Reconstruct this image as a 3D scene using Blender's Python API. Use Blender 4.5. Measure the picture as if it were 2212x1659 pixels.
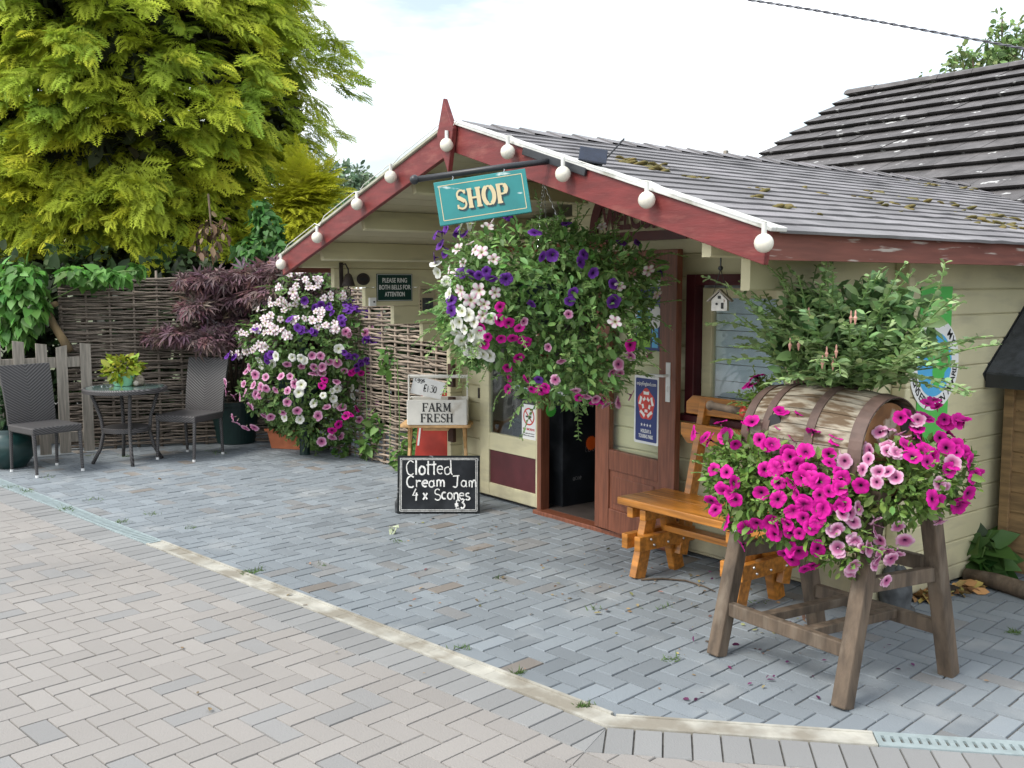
import bpy, math, random
import numpy as np
from mathutils import Matrix, Vector
random.seed(7); RNG = np.random.default_rng(11)
R = math.radians
sc = bpy.context.scene
for o in list(bpy.data.objects): bpy.data.objects.remove(o)

# ------------------------------------------------------------------ camera
A2, PITCH, FPX = R(51.94), R(5.81), 2150.6
CAM = Vector((2.761, -4.591, 1.68))
cd = bpy.data.cameras.new('camera'); cam = bpy.data.objects.new('camera', cd)
sc.collection.objects.link(cam); sc.camera = cam
cd.sensor_width = 36; cd.lens = 36*FPX/2212; cd.clip_start = .05; cd.clip_end = 2000
cam.location = CAM; cam.rotation_euler = (math.pi/2-PITCH, 0, A2)
# ------------------------------------------------------------------ world, sun, exposure
SUN_EL, SUN_AZ = R(50), R(-98)     # azimuth: direction the light comes from, measured from +X counter-clockwise
w = bpy.data.worlds.new('World'); sc.world = w; w.use_nodes = True
nt = w.node_tree; nt.nodes.clear()
def N(t, typ, **k):
    n = t.nodes.new(typ)
    for a, b in k.items(): setattr(n, a, b)
    return n
out = N(nt, 'ShaderNodeOutputWorld'); bg = N(nt, 'ShaderNodeBackground'); bg.inputs[1].default_value = .125
sky = N(nt, 'ShaderNodeTexSky', sky_type='NISHITA', sun_disc=False, sun_elevation=SUN_EL, sun_rotation=math.pi/2-SUN_AZ)
sky.air_density = 1.2; sky.dust_density = 2.5
tc = N(nt, 'ShaderNodeTexCoord'); mp = N(nt, 'ShaderNodeMapping'); mp.inputs['Scale'].default_value = (1.5, 1.5, 5)
nz = N(nt, 'ShaderNodeTexNoise'); nz.inputs['Scale'].default_value = 1.6; nz.inputs['Detail'].default_value = 6; nz.inputs['Roughness'].default_value = .55
cr = N(nt, 'ShaderNodeValToRGB'); cr.color_ramp.elements[0].position = .36; cr.color_ramp.elements[1].position = .60
cr.color_ramp.elements[0].color = (.20,.20,.20,1); cr.color_ramp.elements[1].color = (1,1,1,1)
mx = N(nt, 'ShaderNodeMixRGB'); mx.inputs[2].default_value = (10.0, 10.4, 10.8, 1)
L = nt.links.new
L(tc.outputs['Generated'], mp.inputs[0]); L(mp.outputs[0], nz.inputs['Vector']); L(nz.outputs['Fac'], cr.inputs[0])
L(cr.outputs[0], mx.inputs[0]); L(sky.outputs[0], mx.inputs[1]); L(mx.outputs[0], bg.inputs[0]); L(bg.outputs[0], out.inputs[0])
ld = bpy.data.lights.new('sun', 'SUN'); sun = bpy.data.objects.new('sun', ld); sc.collection.objects.link(sun)
ld.energy = 2.1; ld.angle = R(22); ld.color = (1, .965, .90)
sd = Vector((math.cos(SUN_EL)*math.cos(SUN_AZ), math.cos(SUN_EL)*math.sin(SUN_AZ), math.sin(SUN_EL)))
sun.rotation_euler = sd.to_track_quat('Z', 'Y').to_euler(); sun.location = sd*30
sc.view_settings.view_transform = 'Standard'; sc.view_settings.look = 'None'
sc.view_settings.exposure = 0.72; sc.view_settings.gamma = 1

# ------------------------------------------------------------------ geometry helpers
FH = Vector((-math.sin(A2), math.cos(A2), 0)); RT = Vector((math.cos(A2), math.sin(A2), 0)); UPZ = Vector((0,0,1))
FW = FH*math.cos(PITCH)-UPZ*math.sin(PITCH); UP = FH*math.sin(PITCH)+UPZ*math.cos(PITCH)
def ray(x, y): return FW+RT*((x-1106)/FPX)+UP*((829.5-y)/FPX)
def gp(x, y, z=0): d = ray(x, y); return CAM+d*((z-CAM.z)/d.z)
def wy(x, y, Y=0): d = ray(x, y); return CAM+d*((Y-CAM.y)/d.y)
def wx(x, y, X=0): d = ray(x, y); return CAM+d*((X-CAM.x)/d.x)
def dp(x, y, D): return CAM+ray(x, y)*D
COL = sc.collection
def TM(loc=(0,0,0), rz=0, rx=0, ry=0, s=1):
    return Matrix.Translation(loc) @ Matrix.Rotation(rz, 4, 'Z') @ Matrix.Rotation(ry, 4, 'Y') @ Matrix.Rotation(rx, 4, 'X') @ Matrix.Diagonal((s,s,s,1) if not hasattr(s,'__len__') else (*s,1))
def frame(origin, xax, zax):
    x = Vector(xax).normalized(); z = Vector(zax); z = (z-x*z.dot(x)).normalized(); y = z.cross(x)
    m = Matrix((x, y, z)).transposed().to_4x4(); m.translation = Vector(origin); return m
class MB:
    def __init__(s): s.v = []; s.f = []; s.c = []; s.m = []
    def add(s, vs, fs, M=None, col=None, mi=0):
        b = len(s.v)
        for p in vs:
            p = Vector(p); p = M @ p if M is not None else p; s.v.append(tuple(p))
        for f in fs: s.f.append([i+b for i in f]); s.c.append(col or (1,1,1)); s.m.append(mi)
        return s
    def box(s, x0, x1, y0, y1, z0, z1, M=None, col=None, mi=0):
        v = [(x0,y0,z0),(x1,y0,z0),(x1,y1,z0),(x0,y1,z0),(x0,y0,z1),(x1,y0,z1),(x1,y1,z1),(x0,y1,z1)]
        return s.add(v, [(0,3,2,1),(4,5,6,7),(0,1,5,4),(1,2,6,5),(2,3,7,6),(3,0,4,7)], M, col, mi)
    def prism(s, poly, z0, z1, M=None, col=None, mi=0):
        n = len(poly); v = [(x,y,z0) for x,y in poly]+[(x,y,z1) for x,y in poly]
        return s.add(v, [tuple(range(n-1,-1,-1)), tuple(range(n,2*n))]+[(i,(i+1)%n,n+(i+1)%n,n+i) for i in range(n)], M, col, mi)
    def beam(s, a, b, w, h, up=(0,0,1), col=None, mi=0):
        a = Vector(a); b = Vector(b); M = frame(a, b-a, up); l = (b-a).length
        return s.box(0, l, -w/2, w/2, -h/2, h/2, M, col, mi)
    def tube(s, pts, r, n=8, closed=False, M=None, col=None, mi=0, caps=True):
        pts = [Vector(p) for p in pts]; k = len(pts); rs = r if hasattr(r, '__len__') else [r]*k
        vs = []; ref = None
        for i in range(k):
            if closed: t = pts[(i+1)%k]-pts[i-1]
            else: t = pts[min(i+1,k-1)]-pts[max(i-1,0)]
            t.normalize()
            if ref is None: ref = Vector((0,0,1)) if abs(t.z) < .9 else Vector((1,0,0))
            u = (ref-t*ref.dot(t)).normalized(); ref = u; q = t.cross(u)
            for j in range(n):
                a = 2*math.pi*j/n; vs.append(pts[i]+(u*math.cos(a)+q*math.sin(a))*rs[i])
        fs = []
        for i in range(k if closed else k-1):
            for j in range(n):
                a = i*n+j; b = i*n+(j+1)%n; i2 = (i+1)%k
                fs.append((a, b, i2*n+(j+1)%n, i2*n+j))
        if caps and not closed: fs += [tuple(range(n-1,-1,-1)), tuple(range((k-1)*n, k*n))]
        return s.add(vs, fs, M, col, mi)
    def lathe(s, prof, n=24, M=None, col=None, mi=0, caps=True):
        vs = []; fs = []; k = len(prof)
        for r, z in prof:
            for j in range(n):
                a = 2*math.pi*j/n; vs.append((r*math.cos(a), r*math.sin(a), z))
        for i in range(k-1):
            for j in range(n): fs.append((i*n+j, i*n+(j+1)%n, (i+1)*n+(j+1)%n, (i+1)*n+j))
        if caps: fs += [tuple(range(n-1,-1,-1)), tuple(range((k-1)*n, k*n))]
        return s.add(vs, fs, M, col, mi)
    def sphere(s, c, r, n=16, M=None, col=None, mi=0, sz=1):
        pr = [(max(r*math.sin(math.pi*i/10), 1e-4), -r*sz*math.cos(math.pi*i/10)) for i in range(11)]
        return s.lathe(pr, n, (M or Matrix()) @ Matrix.Translation(c), col, mi)
    def ribbon(s, pts, w, z, M, th=.0006, mi=0):
        pts = [Vector((p[0], p[1])) for p in pts]; k = len(pts); vs = []
        for i in range(k):
            t = (pts[min(i+1,k-1)]-pts[max(i-1,0)]).normalized(); n = Vector((-t.y, t.x))*(w/2)
            vs += [(*(pts[i]+n), z+th), (*(pts[i]-n), z+th)]
        return s.add(vs, [(2*i, 2*i+1, 2*i+3, 2*i+2) for i in range(k-1)], M, None, mi)
    def build(s, name, mats, parent=None, smooth=False, bevel=0, attr=False):
        me = bpy.data.meshes.new(name); me.from_pydata(s.v, [], s.f)
        for m in (mats if isinstance(mats, (list, tuple)) else [mats]): me.materials.append(m)
        me.polygons.foreach_set('material_index', s.m)
        if smooth: me.polygons.foreach_set('use_smooth', [True]*len(s.f))
        if attr:
            at = me.attributes.new('Col', 'FLOAT_COLOR', 'FACE'); at.data.foreach_set('color', np.array([(*c,1) for c in s.c], np.float32).ravel())
        me.update()
        o = link(name, me, parent)
        if bevel:
            b = o.modifiers.new('bevel', 'BEVEL'); b.width = bevel; b.segments = 2; b.limit_method = 'ANGLE'; b.angle_limit = R(40)
        return o
def link(name, me, parent=None):
    o = bpy.data.objects.new(name, me); COL.objects.link(o)
    if parent is not None:
        o.parent = parent; o.matrix_parent_inverse = world_of(parent).inverted()
    return o
def world_of(o):
    m = Matrix.LocRotScale(o.location, o.rotation_euler, o.scale)
    return world_of(o.parent) @ o.matrix_parent_inverse @ m if o.parent else m
def tag(o, label, cat, group=None, kind=None):
    if label: o['label'] = label
    if cat: o['category'] = cat
    if group: o['group'] = group
    if kind: o['kind'] = kind
    return o
def thing(name, label, cat, loc=(0,0,0), group=None):
    o = bpy.data.objects.new(name, None); COL.objects.link(o); o.location = loc; o.empty_display_size = .1
    return tag(o, label, cat, group)
def struct(o): o['kind'] = 'structure'; return o
def instmesh(name, tv, tf, pos, X, Y, Z, scale, cols, mat, parent=None, vcol=None, smooth=False):
    """bake many copies of a small template (leaf, spray ...) into ONE mesh; X,Y,Z (N,3) axes; cols (N,3); vcol (k,3) multiplies per template vertex"""
    tv = np.asarray(tv, np.float32); n = len(pos); k = len(tv)
    sc_ = np.asarray(scale, np.float32).reshape(n, -1)
    if sc_.shape[1] == 1: sc_ = np.repeat(sc_, 3, 1)
    V = (pos[:,None,:]+tv[None,:,0,None]*X[:,None,:]*sc_[:,None,0:1]+tv[None,:,1,None]*Y[:,None,:]*sc_[:,None,1:2]+tv[None,:,2,None]*Z[:,None,:]*sc_[:,None,2:3]).reshape(-1,3)
    lens = np.array([len(f) for f in tf]); flat = np.concatenate([np.array(f) for f in tf])
    loops = (flat[None,:]+(np.arange(n)*k)[:,None]).ravel(); tot = np.tile(lens, n); st = np.concatenate([[0], np.cumsum(tot)[:-1]])
    me = bpy.data.meshes.new(name); me.vertices.add(len(V)); me.vertices.foreach_set('co', V.astype(np.float32).ravel())
    me.loops.add(len(loops)); me.loops.foreach_set('vertex_index', loops.astype(np.int32))
    me.polygons.add(len(tot)); me.polygons.foreach_set('loop_start', st.astype(np.int32))
    if smooth: me.polygons.foreach_set('use_smooth', np.ones(len(tot), bool))
    me.update(calc_edges=True)
    c = np.ones((n,k,4), np.float32); c[:,:,:3] = np.asarray(cols)[:,None,:]
    if vcol is not None: c[:,:,:3] *= np.asarray(vcol)[None]
    at = me.attributes.new('Col', 'FLOAT_COLOR', 'POINT'); at.data.foreach_set('color', c.ravel())
    me.materials.append(mat); me.validate()
    return link(name, me, parent)
def nrm(a): return a/np.maximum(np.linalg.norm(a, axis=-1, keepdims=True), 1e-6)
def axes(direction, normal):
    X = nrm(direction); Zt = normal-X*np.sum(normal*X, 1, keepdims=True); Z = nrm(Zt); return X, np.cross(Z, X), Z
def rsph(n): return nrm(RNG.normal(size=(n,3)))
def cvar(base, n, v=.18, hue=.06):
    b = np.array(base)[None]; return np.clip(b*(1+RNG.normal(0, v, (n,1)))*(1+RNG.normal(0, hue, (n,3))), .003, .95)
def arc(cx, cy, rx, ry, a0, a1, n=12): return [(cx+rx*math.cos(R(a0+(a1-a0)*i/n)), cy+ry*math.sin(R(a0+(a1-a0)*i/n))) for i in range(n+1)]

# ------------------------------------------------------------------ materials
def mat(name, col, rough=.6, var=.12, scale=6, stretch=(1,1,1), col2=None, thr=(.35,.65), bump=0, bscale=40, metal=0, attr=False, spec=.5, transl=0, coat=0, spots=None):
    m = bpy.data.materials.new(name); m.use_nodes = True; t = m.node_tree; bs = t.nodes['Principled BSDF']; l = t.links.new
    bs.inputs['Roughness'].default_value = rough; bs.inputs['Metallic'].default_value = metal
    bs.inputs['Specular IOR Level'].default_value = spec; bs.inputs['Coat Weight'].default_value = coat
    tcn = N(t, 'ShaderNodeTexCoord'); mpn = N(t, 'ShaderNodeMapping'); mpn.inputs['Scale'].default_value = stretch
    l(tcn.outputs['Object'], mpn.inputs[0])
    n1 = N(t, 'ShaderNodeTexNoise'); n1.inputs['Scale'].default_value = scale; n1.inputs['Detail'].default_value = 5
    l(mpn.outputs[0], n1.inputs['Vector'])
    rp = N(t, 'ShaderNodeValToRGB'); rp.color_ramp.elements[0].position = thr[0]; rp.color_ramp.elements[1].position = thr[1]
    a = np.array(col); b = np.array(col2) if col2 is not None else None
    ca, cb = (a*(1-var), a*(1+var)) if b is None else (a, b)
    rp.color_ramp.elements[0].color = (*ca,1); rp.color_ramp.elements[1].color = (*np.minimum(cb,.95),1)
    l(n1.outputs['Fac'], rp.inputs[0]); cur = rp.outputs[0]
    if attr:
        at = N(t, 'ShaderNodeAttribute', attribute_name='Col'); mm = N(t, 'ShaderNodeMixRGB', blend_type='MULTIPLY'); mm.inputs[0].default_value = 1
        l(cur, mm.inputs[1]); l(at.outputs['Color'], mm.inputs[2]); cur = mm.outputs[0]
    if spots:
        sc2, lo, hi, scol, sst = spots
        mp2 = N(t, 'ShaderNodeMapping'); mp2.inputs['Scale'].default_value = sst; l(tcn.outputs['Object'], mp2.inputs[0])
        n2 = N(t, 'ShaderNodeTexNoise'); n2.inputs['Scale'].default_value = sc2; n2.inputs['Detail'].default_value = 6; l(mp2.outputs[0], n2.inputs['Vector'])
        r2 = N(t, 'ShaderNodeValToRGB'); r2.color_ramp.elements[0].position = lo; r2.color_ramp.elements[1].position = hi; l(n2.outputs['Fac'], r2.inputs[0])
        m2 = N(t, 'ShaderNodeMixRGB'); m2.inputs[2].default_value = (*scol,1); l(r2.outputs[0], m2.inputs[0]); l(cur, m2.inputs[1]); cur = m2.outputs[0]
    l(cur, bs.inputs['Base Color'])
    if bump:
        n3 = N(t, 'ShaderNodeTexNoise'); n3.inputs['Scale'].default_value = bscale; n3.inputs['Detail'].default_value = 4; l(mpn.outputs[0], n3.inputs['Vector'])
        bn = N(t, 'ShaderNodeBump'); bn.inputs['Strength'].default_value = bump; bn.inputs['Distance'].default_value = .01; l(n3.outputs['Fac'], bn.inputs['Height']); l(bn.outputs[0], bs.inputs['Normal'])
    if transl:
        tr = N(t, 'ShaderNodeBsdfTranslucent'); l(cur, tr.inputs[0]); ms = N(t, 'ShaderNodeMixShader'); ms.inputs[0].default_value = transl
        l(bs.outputs[0], ms.inputs[1]); l(tr.outputs[0], ms.inputs[2]); l(ms.outputs[0], t.nodes['Material Output'].inputs[0])
    return m
def glassmat(name, tint=(.9,.95,.95), mixf=.12, rough=.02):
    m = bpy.data.materials.new(name); m.use_nodes = True; t = m.node_tree; t.nodes.clear(); l = t.links.new
    o = N(t, 'ShaderNodeOutputMaterial'); gl = N(t, 'ShaderNodeBsdfGlossy'); gl.inputs['Roughness'].default_value = rough
    tr = N(t, 'ShaderNodeBsdfTransparent'); tr.inputs[0].default_value = (*tint,1); lw = N(t, 'ShaderNodeLayerWeight'); lw.inputs[0].default_value = .5; fr = N(t, 'ShaderNodeMath', operation='POWER'); fr.inputs[1].default_value = 4.5; l(lw.outputs['Facing'], fr.inputs[0])
    ad = N(t, 'ShaderNodeMath', operation='ADD'); ad.inputs[1].default_value = mixf; l(fr.outputs[0], ad.inputs[0])
    ms = N(t, 'ShaderNodeMixShader'); l(ad.outputs[0], ms.inputs[0]); l(tr.outputs[0], ms.inputs[1]); l(gl.outputs[0], ms.inputs[2]); l(ms.outputs[0], o.inputs[0])
    return m
M = {}
M['cream'] = mat('cream_paint', (.57,.527,.335), .55, .06, 3, bump=.06, bscale=30, spots=(2.5, .52, .8, (.40,.37,.25), (1,1,5)))
M['soffit'] = mat('soffit_paint', (.50,.455,.31), .6, .08, 4)
M['red'] = mat('barge_red', (.145,.021,.020), .55, .20, 5, stretch=(1,6,6), bump=.12, bscale=25, spots=(4, .55, .8, (.24,.075,.06), (1.5,4,4)))
M['fascia'] = mat('worn_red', (.17,.055,.038), .7, .2, 6, stretch=(1,.5,6), spots=(3, .60, .68, (.42,.36,.32), (9,1.3,16)))
M['white'] = mat('white_paint', (.72,.72,.69), .5, .08, 8, spots=(5,.5,.75,(.46,.46,.41),(1,1,1)))
M['brown'] = mat('stained_door_wood', (.175,.060,.032), .42, .25, 5, stretch=(12,12,1), bump=.08, bscale=20)
M['maroon'] = mat('maroon_paint', (.085,.018,.022), .4, .15, 8)
M['dark'] = mat('dark_interior', (.018,.017,.018), .7, .3, 5)
M['lining'] = mat('inside_boards', (.22,.20,.165), .7, .2, 5)
M['block'] = mat('dark_block', (.06,.028,.017), .8, .4, 12)
M['floorin'] = mat('inside_floor', (.05,.04,.035), .6, .3, 6)
M['black'] = mat('black_metal', (.018,.02,.024), .4, .2, 12, spec=.5)
M['iron'] = mat('rusty_iron', (.035,.025,.022), .6, .35, 14, bump=.2)
M['verge'] = mat('weathered_white', (.58,.58,.55), .6, .10, 6, stretch=(1,1,1), bump=.15, spots=(5,.5,.66,(.34,.34,.29),(2,6,2)))
M['vergeold'] = mat('mossy_verge', (.42,.42,.33), .7, .2, 8)
M['steel'] = mat('steel', (.55,.56,.57), .3, .1, 20, metal=1)
M['alu'] = mat('white_metal', (.70,.71,.70), .35, .06, 15)
M['orange'] = mat('varnished_pine', (.42,.165,.026), .36, .34, 3, stretch=(1,12,12), bump=.10, bscale=12, coat=.15, spots=(3,.60,.8,(.26,.10,.02),(1,8,8)))
M['oldwood'] = mat('weathered_oak', (.098,.070,.047), .75, .38, 4, stretch=(5,5,1.2), bump=.35, bscale=18, spots=(3,.55,.75,(.165,.13,.095),(6,6,1)))
M['grey_wood'] = mat('silvered_wood', (.27,.24,.20), .8, .25, 4, stretch=(12,12,1), bump=.3, bscale=20)
M['stave'] = mat('flaking_white_staves', (.30,.265,.205), .8, .35, 5, stretch=(1,6,6), bump=.4, bscale=20, spots=(3.2,.42,.58,(.11,.072,.04),(2.5,14,14)))
M['barrelend'] = mat('stained_barrel_head', (.26,.13,.05), .7, .35, 6, bump=.25, spots=(7,.60,.66,(.55,.48,.38),(1,1,1)))
M['hoop'] = mat('rusted_hoop', (.10,.062,.05), .65, .25, 14, bump=.15)
M['redpaint'] = mat('red_paint', (.42,.045,.03), .45, .15, 10)
M['wicker'] = mat('wicker', (.06,.055,.052), .5, .2, 10)
M['paver'] = mat('grey_paver', (1,1,1), .85, .13, 1.6, attr=True, bump=.3, bscale=140, spots=(2.6,.55,.85,(.30,.315,.32),(1,1,1)))
M['drivepaver'] = mat('tan_paver', (1,1,1), .85, .10, 1.1, attr=True, bump=.3, bscale=140, spots=(.8,.58,.95,(.16,.158,.155),(1,1,1)))
M['joint'] = mat('joint_sand', (.105,.10,.09), .95, .3, 30)
M['conc'] = mat('channel_concrete', (.38,.37,.325), .85, .15, 9, bump=.3, bscale=40, spots=(4,.46,.60,(.235,.215,.175),(1,1,1)))
M['galv'] = mat('galvanised', (.36,.43,.44), .45, .1, 20, metal=.3)
M['shingle'] = mat('roof_felt', (.175,.168,.172), .8, .22, 3, bump=.3, bscale=90, attr=True, spots=(2.2,.56,.72,(.25,.235,.245),(1,1,1)))
M['moss'] = mat('moss', (.15,.11,.03), .95, .4, 30, bump=.8, bscale=80, col2=(.09,.085,.025))
M['tile'] = mat('concrete_tile', (.098,.092,.092), .85, .25, 7, bump=.3, bscale=40, attr=True, spots=(6.5,.635,.665,(.46,.46,.45),(1,1,1)))
M['green'] = mat('dark_green_sign', (.006,.038,.030), .35, .1, 10)
M['teal'] = mat('teal_paint', (.018,.20,.20), .5, .16, 5, spots=(5,.645,.68,(.50,.60,.58),(1,1,3)))
M['gold'] = mat('cream_letter', (.56,.47,.28), .5, .06, 8)
M['navy'] = mat('navy_print', (.018,.035,.16), .3, .05, 8)
M['shadowpaint'] = mat('letter_shadow', (.012,.045,.06), .5, .05, 8)
M['paper'] = mat('paper', (.78,.78,.76), .6, .04, 8)
M['ink'] = mat('ink', (.012,.012,.012), .5, 0, 8)
M['signred'] = mat('sign_red', (.56,.04,.03), .4, .05, 8)
M['slate'] = mat('chalkboard', (.012,.014,.017), .6, .3, 6, spec=.18, spots=(3,.6,.85,(.05,.055,.06),(1,1,1)))
M['slateframe'] = mat('chalkboard_edge', (.010,.012,.013), .6, .3, 6, spec=.18, spots=(14,.64,.7,(.25,.26,.27),(1,1,1)))
M['chalk'] = mat('chalk', (.66,.66,.64), .95, .25, 60)
M['chalkdim'] = mat('chalk_dim', (.16,.16,.16), .95, .25, 60)
M['beech'] = mat('beech_wood', (.52,.31,.13), .45, .14, 3, stretch=(1,8,8))
M['crate'] = mat('white_crate_paint', (.66,.64,.58), .6, .08, 8, spots=(7,.62,.75,(.45,.40,.32),(1,1,1)))
M['globe'] = mat('frosted_globe', (.68,.65,.56), .35, .06, 12, coat=.35)
M['solar'] = mat('solar_cell', (.012,.018,.035), .25, .2, 20)
M['terra'] = mat('terracotta', (.42,.13,.055), .7, .15, 7, bump=.1)
M['gpot'] = mat('green_glaze', (.008,.035,.033), .3, .2, 6, coat=.3)
M['mint'] = mat('mint_enamel', (.30,.66,.42), .35, .05, 6)
M['plastic'] = mat('dark_green_plastic', (.006,.024,.022), .45, .1, 8)
M['banner'] = mat('lime_board', (.10,.50,.10), .4, .06, 6)
M['blue'] = mat('sky_blue_print', (.10,.42,.72), .4, .05, 6)
M['stone'] = mat('dark_stone', (.06,.065,.068), .75, .4, 14, bump=.5, bscale=30)
M['shedwood'] = mat('shed_boards', (.20,.125,.055), .7, .3, 3.5, stretch=(1,10,10), bump=.25, bscale=14, spots=(5,.66,.72,(.05,.03,.015),(3,5,9)))
M['felt'] = mat('roofing_felt', (.045,.05,.055), .9, .3, 20, bump=.5, bscale=120)
M['rod'] = mat('hazel_rod', (1,1,1), .8, .25, 30, attr=True, bump=.3, bscale=60)
M['bark'] = mat('bark', (.085,.06,.04), .9, .4, 9, stretch=(1,1,.3), bump=.7, bscale=20)
M['stem'] = mat('green_stem', (.13,.22,.06), .6, .2, 9)
M['leaf'] = mat('leaf', (1,1,1), .5, .1, 20, attr=True, transl=.28, spec=.35)
M['needle'] = mat('conifer_foliage', (1,1,1), .65, .12, 3, attr=True, transl=.24, spec=.2)
M['petal'] = mat('petal', (1,1,1), .55, .04, 20, attr=True, transl=.25, spec=.2)
M['litter'] = mat('litter', (1,1,1), .8, .15, 20, attr=True)
M['ground'] = mat('soil_and_grass', (.06,.07,.03), .95, .4, .5, col2=(.09,.10,.04))
M['soil'] = mat('soil', (.05,.035,.025), .95, .4, 12, bump=.6)
M['wire'] = mat('cable', (.15,.15,.17), .6, .1, 10)
M['tableglass'] = mat('frosted_table_glass', (.10,.16,.15), .12, .05, 6, coat=.6)
M['winglass'] = glassmat('window_glass', (.93,.97,.99), .10)
M['doorglass'] = glassmat('door_glass', (.97,.99,.98), .02)
M['reflection'] = mat('reflection_white', (.74,.79,.82), .6, .05, 4)
M['fuchsia'] = mat('fuchsia_flower', (.55,.28,.22), .5, .1, 20)
M['orangecard'] = mat('orange_card', (.85,.12,.01), .6, .03, 8)
M['greencard'] = mat('green_card', (.08,.5,.06), .6, .03, 8)
def splash(m):
    t = m.node_tree; l = t.links.new; bs = t.nodes['Principled BSDF']; src = bs.inputs['Base Color'].links[0].from_socket
    g_ = N(t,'ShaderNodeNewGeometry'); sp = N(t,'ShaderNodeSeparateXYZ'); l(g_.outputs['Position'], sp.inputs[0]); nz_ = N(t,'ShaderNodeTexNoise'); nz_.inputs['Scale'].default_value = 7; nz_.inputs['Detail'].default_value = 6; l(g_.outputs['Position'], nz_.inputs['Vector'])
    a = N(t,'ShaderNodeMath', operation='MULTIPLY_ADD'); a.inputs[1].default_value = .55; a.inputs[2].default_value = -.05; l(nz_.outputs['Fac'], a.inputs[0])
    b = N(t,'ShaderNodeMath', operation='SUBTRACT'); l(a.outputs[0], b.inputs[0]); l(sp.outputs[2], b.inputs[1]); c = N(t,'ShaderNodeMath', operation='MULTIPLY'); c.inputs[1].default_value = 2.6; c.use_clamp = True; l(b.outputs[0], c.inputs[0])
    mx_ = N(t,'ShaderNodeMixRGB'); mx_.inputs[2].default_value = (.31,.28,.20,1); l(c.outputs[0], mx_.inputs[0]); l(src, mx_.inputs[1]); l(mx_.outputs[0], bs.inputs['Base Color'])
splash(M['cream'])
# wicker weave: chevron bands from the object's own coordinates
def wickermat():
    m = M['wicker']; t = m.node_tree; l = t.links.new; bs = t.nodes['Principled BSDF']
    tcn = N(t,'ShaderNodeTexCoord'); sp = N(t,'ShaderNodeSeparateXYZ'); l(tcn.outputs['Object'], sp.inputs[0])
    ab = N(t,'ShaderNodeMath', operation='ABSOLUTE'); l(sp.outputs[1], ab.inputs[0])
    ad = N(t,'ShaderNodeMath', operation='MULTIPLY_ADD'); ad.inputs[1].default_value = -.55; l(ab.outputs[0], ad.inputs[0]); 
    a2 = N(t,'ShaderNodeMath', operation='ADD'); l(sp.outputs[2], a2.inputs[0]); l(sp.outputs[0], a2.inputs[1]); l(a2.outputs[0], ad.inputs[2])
    mu = N(t,'ShaderNodeMath', operation='MULTIPLY'); mu.inputs[1].default_value = 300; l(ad.outputs[0], mu.inputs[0])
    si = N(t,'ShaderNodeMath', operation='SINE'); l(mu.outputs[0], si.inputs[0])
    rp = N(t,'ShaderNodeValToRGB'); rp.color_ramp.elements[0].color = (.022,.02,.02,1); rp.color_ramp.elements[1].color = (.095,.09,.09,1)
    mr = N(t,'ShaderNodeMapRange'); mr.inputs[1].default_value = -1; mr.inputs[2].default_value = 1; l(si.outputs[0], mr.inputs[0]); l(mr.outputs[0], rp.inputs[0]); l(rp.outputs[0], bs.inputs['Base Color'])
    bn = N(t,'ShaderNodeBump'); bn.inputs['Strength'].default_value = .6; bn.inputs['Distance'].default_value = .004; l(mr.outputs[0], bn.inputs['Height']); l(bn.outputs[0], bs.inputs['Normal'])
wickermat()

# ------------------------------------------------------------------ lettering
def text_mesh(s, size, spacing=1.0, bold=0, shear=0):
    cu = bpy.data.curves.new('t', 'FONT'); cu.body = s; cu.size = size; cu.align_x = 'CENTER'; cu.align_y = 'CENTER'; cu.extrude = .0006; cu.offset = bold; cu.space_character = spacing; cu.shear = shear; cu.resolution_u = 3
    o = bpy.data.objects.new('t', cu); COL.objects.link(o); bpy.context.view_layer.update()
    me = bpy.data.meshes.new_from_object(o.evaluated_get(bpy.context.evaluated_depsgraph_get()))
    bpy.data.objects.remove(o); bpy.data.curves.remove(cu); return me
def text(s, size, Mx, m, parent, z=.002, width=None, name='lettering', **k):
    me = text_mesh(s, size, **k); co = np.array([v.co[:] for v in me.vertices])
    if width:
        f = width/(co[:,0].max()-co[:,0].min()); me.transform(Matrix.Diagonal((f,1,1,1)))
    me.transform(Mx @ Matrix.Translation((0,0,z))); me.materials.clear(); me.materials.append(m); return link(name, me, parent)
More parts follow.
